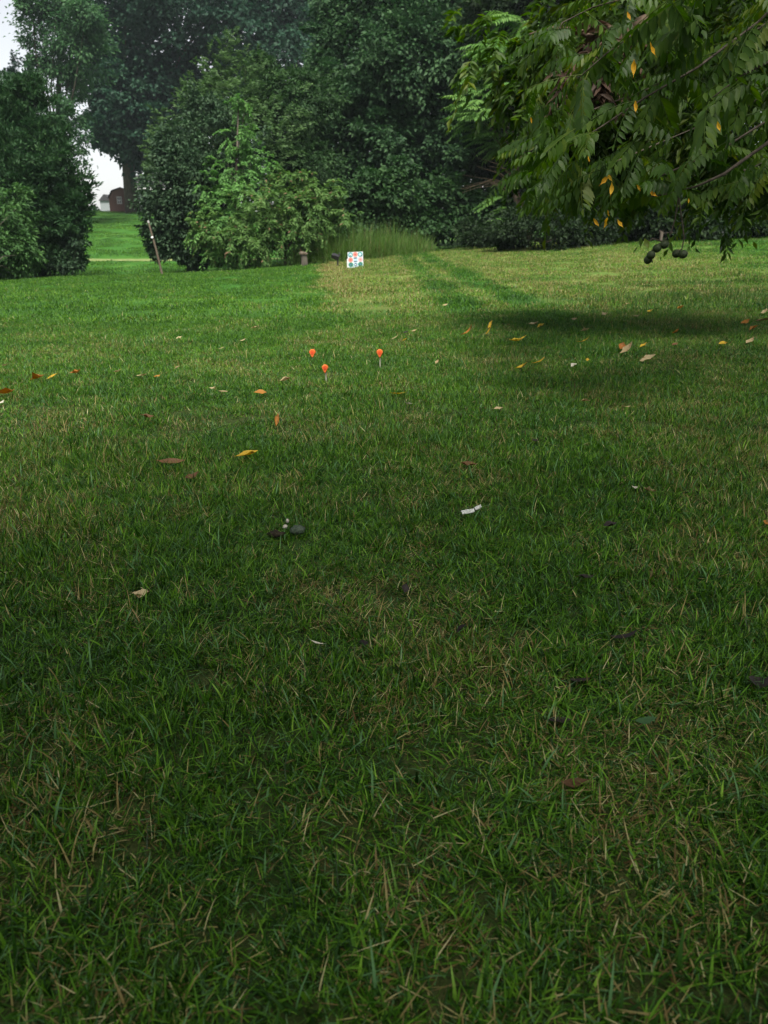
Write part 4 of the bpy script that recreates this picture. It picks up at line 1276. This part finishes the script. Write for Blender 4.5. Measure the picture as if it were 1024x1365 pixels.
# (u, v, length in pixels, colour, aspect, heading in degrees, label or None)
FL = [
    (331, 618, 30, 'y', .34, 62, 'largest bright yellow leaf lying on the lawn left of centre'),
    (371, 575, 18, 'o', .36, 5, 'orange-brown leaf standing upright in the grass below the nearest marker'),
    (230, 628, 34, 'b', .28, 75, 'long brown leaf lying left of the big yellow leaf'),
    (258, 648, 20, 'b', .5, 50, 'ragged brown leaf just below the long brown one'),
    (192, 806, 22, 't', .6, 100, 'crumpled tan leaf low on the left in the near grass'),
    (348, 532, 16, 'o', .6, 80, 'orange leaf flat on the pale grass left of the nearest marker'),
    (381, 515, 14, 't', .5, 80, 'pale tan leaf curled between the markers and the orange leaf'),
    (298, 530, 12, 't', .5, 70, 'tan leaf with pale edge left of the flat orange leaf'),
    (286, 525, 16, 't', .3, 120, 'narrow tan leaf touching the paler leaf beside it'),
    (198, 565, 16, 'b', .5, 90, 'dark brown curled leaf alone on the left lawn'),
    (190, 508, 14, 't', .35, 85, None), (211, 509, 9, 'o', .5, 70, None), (158, 502, 9, 't', .4, 80, None), (237, 497, 8, 't', .4, 80, None),
    (52, 512, 18, 'o', .6, 80, 'orange-brown leaf left of its two neighbours near the left edge'),
    (71, 510, 16, 'y', .4, 70, 'yellow leaf between the two orange leaves near the left edge'),
    (103, 504, 14, 'o', .5, 90, 'orange leaf farthest right of the small row near the left edge'),
    (9, 533, 22, 'o', .6, 75, 'large orange-brown leaf at the left picture edge'),
    (3, 546, 10, 'w', .5, 20, 'small whitish leaf at the left picture edge'),
    (8, 494, 7, 't', .6, 80, None), (240, 456, 8, 't', .5, 80, None), (325, 459, 9, 't', .4, 90, None), (340, 442, 8, 't', .4, 80, None), (296, 470, 8, 't', .35, 75, None),
    (593, 411, 9, 't', .5, 85, None), (552, 447, 9, 't', .4, 60, None), (541, 449, 8, 'd', .5, 80, None), (540, 459, 8, 'y', .4, 70, None), (527, 456, 12, 't', .2, 75, None),
    (624, 454, 18, 'o', .5, 85, 'orange leaf left of the upright yellow pair, mid lawn'),
    (654, 443, 14, 'y', .35, 45, 'bright yellow leaf tilted up at the centre of the mid lawn'),
    (652, 451, 14, 'y', .3, 80, 'thin yellow leaf just beneath the tilted yellow one'),
    (690, 461, 28, 'y', .22, 60, 'long narrow yellow leaf on the shaded mid lawn'),
    (711, 438, 13, 't', .4, 80, None), (721, 440, 12, 'y', .4, 60, None), (765, 431, 8, 't', .7, 80, None), (780, 446, 12, 't', .4, 85, None), (778, 461, 18, 'y', .2, 80, None),
    (805, 425, 8, 't', .7, 60, None), (866, 421, 9, 'y', .8, 40, None), (848, 427, 8, 't', .5, 80, None), (907, 415, 9, 'o', .5, 80, None), (834, 410, 10, 't', .3, 80, None),
    (583, 490, 9, 't', .5, 30, None), (718, 490, 18, 'y', .35, 80, 'yellow leaf beside the greenish leaf below the long narrow one'),
    (695, 497, 18, 'y', .25, 75, 'greenish-yellow slim leaf left of the wider yellow leaf'),
    (765, 495, 9, 'w', .8, 60, 'small round whitish leaf on the shaded lawn'),
    (783, 487, 7, 'y', .6, 20, None), (828, 473, 12, 'o', .7, 30, 'upright orange leaf left of the big tan leaf on the right lawn'),
    (836, 479, 20, 't', .5, 85, 'flat tan leaf beneath the upright orange leaf'),
    (864, 486, 20, 't', .7, 110, 'big folded tan leaf on the right lawn'),
    (857, 467, 14, 'y', .3, 50, 'slim yellow leaf above the big folded tan leaf'),
    (901, 449, 11, 'o', .4, 80, None), (899, 466, 9, 'b', .5, 70, None),
    (963, 465, 11, 'y', .8, 80, 'round yellow leaf alone on the far right lawn'),
    (1000, 461, 14, 't', .6, 60, 'tan leaf lowest of the heap at the right edge'),
    (993, 435, 12, 'o', .6, 70, None), (1016, 433, 20, 'b', .7, 80, 'large brown leaf in the heap at the right edge'), (1018, 422, 12, 't', .5, 60, None), (1004, 444, 12, 'o', .5, 80, None),
    (531, 533, 22, 'y', .3, 80, 'yellow leaf lying flat below the markers'),
    (545, 548, 11, 'w', .5, 85, 'short whitish leaf below the flat yellow leaf'),
    (664, 554, 12, 't', .55, 85, 'pinkish tan leaf alone at the centre right of the lawn'),
    (780, 543, 12, 't', .5, 80, None), (835, 552, 10, 't', .4, 80, None),
    (625, 630, 22, 'b', .5, 85, 'faded orange-brown leaf sunk in the grass above the white scrap'),
    (713, 598, 10, 'd', .5, 80, None), (812, 713, 18, 'd', .6, 75, 'blackened leaf below the pale scraps on the right'),
    (865, 665, 16, 't', .4, 110, 'tan scrap of leaf right of the pale curl'), (845, 661, 10, 'w', .8, 20, 'pale curled leaf in the right near grass'),
    (540, 801, 12, 'd', .8, 10, 'dark leaf upright in the near grass at the centre'),
    (615, 857, 16, 'd', .5, 80, 'dark leaf right of and below the upright dark leaf'),
    (485, 873, 13, 'd', .8, 60, 'dark leaf left of centre beside the pale cut blade'),
    (780, 783, 20, 'd', .4, 85, 'dark leaf half hidden below the blackened leaf'),
    (772, 920, 30, 'd', .5, 60, 'dark brown curled leaf in the near grass on the right'),
    (745, 973, 30, 'd', .4, 85, 'long dark leaf under the dark brown curled leaf'),
    (1012, 926, 30, 'd', .7, 30, 'dark purplish leaf at the right picture edge'),
    (765, 1060, 34, 'b', .5, 80, 'reddish-brown leaf deep in the near grass on the right'),
    (1018, 710, 14, 'o', .6, 30, 'orange leaf at the right picture edge above the purplish leaf'),
    (830, 866, 34, 'd', .25, 85, 'thin dark leaf lying along a hollow on the right'),
]
SMALL = {
    (190, 508): 'slim tan leaf on the left lawn, lower of the pair right of the edge row',
    (211, 509): 'small orange leaf close to the slim tan leaf on the left lawn',
    (158, 502): 'tiny tan leaf between the edge row and the slim tan leaf',
    (237, 497): 'tiny tan leaf just above the small orange leaf on the left lawn',
    (8, 494): 'tiny tan leaf at the left edge above the big orange-brown leaf',
    (240, 456): 'lone tiny tan leaf high on the green left lawn',
    (325, 459): 'tan leaf in the bare patch left of the orange markers',
    (340, 442): 'small tan leaf above the bare patch left of the orange markers',
    (296, 470): 'narrow tan leaf left of the bare patch on the left lawn',
    (593, 411): 'tan leaf lying farthest out on the lawn in front of the target',
    (552, 447): 'small tilted tan leaf upper right of the right orange marker',
    (541, 449): 'tiny dark leaf beside the tilted tan leaf near the right marker',
    (540, 459): 'tiny yellow leaf between the right orange marker and the dark leaf',
    (527, 456): 'thin tan leaf just above the right orange marker',
    (711, 438): 'tan leaf of the pair above the long narrow yellow leaf',
    (721, 440): 'yellow leaf of the pair above the long narrow yellow leaf',
    (765, 431): 'round pale tan leaf just above the tan leaf of the shaded lawn',
    (780, 446): 'tan leaf above the greenish sliver on the shaded lawn',
    (778, 461): 'yellow-green sliver of a leaf on the shaded lawn',
    (805, 425): 'round tan leaf left of the long bank grass',
    (866, 421): 'round yellow leaf just below the long bank grass',
    (848, 427): 'small tan leaf left of the round yellow leaf by the bank grass',
    (907, 415): 'small orange leaf below the middle of the long bank grass',
    (834, 410): 'flat tan leaf in the left end of the long bank grass',
    (583, 490): 'small tan leaf standing right of the orange markers',
    (783, 487): 'tiny yellow leaf above the round whitish leaf',
    (901, 449): 'small orange leaf above the brown one on the right lawn',
    (899, 466): 'small brown leaf under the orange one on the right lawn',
    (993, 435): 'orange leaf at the left of the heap at the right edge',
    (1018, 422): 'tan leaf topmost of the heap at the right edge',
    (1004, 444): 'orange leaf in the middle of the heap at the right edge',
    (780, 543): 'tan leaf on the lawn right of the pinkish tan leaf',
    (835, 552): 'small tan leaf farther right of the pinkish tan leaf',
    (713, 598): 'tiny blackened leaf below the pinkish tan leaf',
}
for i, (u, v, lp, cc_, asp, hd, lab) in enumerate(FL):
    p = G(u, v)
    dist = float(np.linalg.norm(p - np.array([0, 0, CAMH])))
    L = min(lp * dist / FPX * 1.05, .19)
    up_ = lab and ('upright' in lab or 'tilted' in lab)
    o = bpy.data.objects.new('fallen_leaf', single_leaf('fallen_leaf', L, asp if not cc_ == 'd' else asp * 1.1, MATS[cc_], random.uniform(.15, .5), random.uniform(.1, .5), 300 + i))
    COL.objects.link(o)
    zlift = .018 if v > 900 else .030 if p[1] < 3.3 else .036
    o.location = (p[0], p[1], p[2] + (zlift + (.3 * L if up_ else 0)))
    o.rotation_euler = (random.uniform(-.2, .2) + (R(48) if up_ else R(18) if p[1] > 5 else 0), random.uniform(-.3, .3), -R(hd) + random.uniform(-.1, .1))
    tag(o, lab or SMALL[(u, v)], 'leaf', 'fallen leaves on the lawn')

# broad green plantain leaf and pale cut blade
for (u, v, lp, asp, hd, mt, nm, cat, lab) in [(858, 990, 24, .6, 100, m_lg, 'plantain_leaf', 'leaf', 'broad green plantain leaf in the near grass on the right'),
                                           (425, 884, 22, .22, 120, m_lw, 'cut_blade', 'grass blade', 'pale cut grass blade lying near the dark leaf left of centre')]:
    p = G(u, v)
    dist = float(np.linalg.norm(p - np.array([0, 0, CAMH])))
    o = bpy.data.objects.new(nm, single_leaf(nm, lp * dist / FPX * 1.1, asp, mt, .15, .2, int(u)))
    COL.objects.link(o)
    o.location = (p[0], p[1], p[2] + .05)
    o.rotation_euler = (random.uniform(-.1, .3), random.uniform(-.2, .2), -R(hd))
    tag(o, lab, cat)


# mossy stone with two pale mushrooms
def lump(rx, ry, rz, mat, name, parent=None, loc=None, n=12, m_=7, rough=.12):
    b = MB()
    vs = [(0, 0, rz)]
    for i in range(1, m_):
        a = math.pi * i / m_
        for k in range(n):
            q = 2 * math.pi * k / n
            e = 1 + random.uniform(-rough, rough)
            vs.append((rx * e * math.sin(a) * math.cos(q), ry * e * math.sin(a) * math.sin(q), rz * e * math.cos(a)))
    vs.append((0, 0, -rz))
    fs = [(0, 1 + k, 1 + (k + 1) % n) for k in range(n)]
    for i in range(m_ - 2):
        for k in range(n):
            a = 1 + i * n
            fs.append((a + k, a + n + k, a + n + (k + 1) % n, a + (k + 1) % n))
    e = len(vs) - 1
    a = 1 + (m_ - 2) * n
    fs += [(a + k, e, a + (k + 1) % n) for k in range(n)]
    b.add(vs, fs)
    return b.obj(name, mat, parent, loc, True)


m_stone = plain('mossy_stone', [(.3, (.022, .036, .022)), (.55, (.050, .068, .046)), (.8, (.09, .105, .08))], 40, .85, .6, .2)
m_mush = plain('pale_mushroom', [(.3, (0.2760, 0.2520, 0.1972)), (.7, (0.3720, 0.3480, 0.2900))], 50, .7, .1, .3)
m_clod = plain('dark_clod', [(.3, (.012, .010, .007)), (.7, (.040, .032, .022))], 60, .95, .6, .1)
p = G(396, 718)
o = lump(.028, .024, .016, m_stone, 'mossy_stone')
o.location = Vector(map(float, p)) + Vector((.002, .01, .024))
tag(o, 'flattish grey-green stone in the grass beside the dark clod', 'stone')
p2 = G(381, 717)
o = lump(.0085, .0075, .007, m_mush, 'pale_pebble', rough=.25)
o.location = Vector(map(float, p2)) + Vector((0, 0, .040))
tag(o, 'larger pale pebble against the grey-green stone', 'pebble')
p2 = G(384, 711)
o = lump(.006, .006, .008, m_mush, 'pale_pebble')
o.location = Vector(map(float, p2)) + Vector((0, 0, .042))
tag(o, 'smaller pale pebble above the larger one by the stone', 'pebble')
p2 = G(368, 722)
o = lump(.026, .016, .012, m_clod, 'soil_clod', rough=.35)
o.location = Vector(map(float, p2)) + Vector((0, 0, .026))
tag(o, 'dark soil clod left of the grey-green stone', 'clod')

# white scrap of bark
m_scrap = plain('white_scrap', [(.3, (0.2550, 0.2700, 0.2448)), (.5, (0.4125, 0.4200, 0.3888)), (.75, (0.5250, 0.5250, 0.4896))], 60, .7, .3, .3)
p = G(629, 696)
sc_ = empty('bark_scrap', Vector(map(float, p)) + Vector((0, 0, .045)), R(16), 'whitish curled bark scrap on the grass right of centre', 'bark scrap')
b = MB()
n = 7
for (x0, x1, wd_) in [(-.042, .006, .013), (.009, .040, .009)]:
    vs = []
    for i in range(n):
        tt = i / (n - 1)
        x = x0 + (x1 - x0) * tt
        for s in (-1, 0, 1):
            vs.append((x, s * wd_ * (1 - .5 * abs(tt - .4)) + random.uniform(-.001, .001), (.006 * (1 - s * s) + .10 * (x - .0) ** 2 * 30 * .12) + random.uniform(-.001, .001)))
    vs += [(v_[0], v_[1], v_[2] - .003) for v_ in vs]
    m3 = n * 3
    fs = []
    for i in range(n - 1):
        for s in (0, 1):
            a = i * 3 + s
            fs.append((a, a + 3, a + 4, a + 1))
            fs.append((m3 + a, m3 + a + 1, m3 + a + 4, m3 + a + 3))
        fs.append((i * 3, m3 + i * 3, m3 + i * 3 + 3, i * 3 + 3))
        fs.append((i * 3 + 2, i * 3 + 5, m3 + i * 3 + 5, m3 + i * 3 + 2))
    b2 = MB().add(vs, fs)
    fk = b2.obj('flake', m_scrap, sc_)
    fk.rotation_euler = (random.uniform(-.3, .3), random.uniform(-.2, .05), .0 if x0 < 0 else .42)
    if x0 > 0: fk.location = (.0, -.004, .003)

# ---------------------------------------------------------------- damp air
m_haze, t = new_mat('haze_air')
vol = t.n('ShaderNodeVolumePrincipled', {'Color': (.80, .90, 1.0, 1), 'Density': HAZE, 'Anisotropy': .2})
t.n('ShaderNodeOutputMaterial', {'Volume': vol.outputs[0]})
hz = MB().box((0, 55, 16), (95, 75, 19)).obj('haze', m_haze)
hz['kind'] = 'stuff'
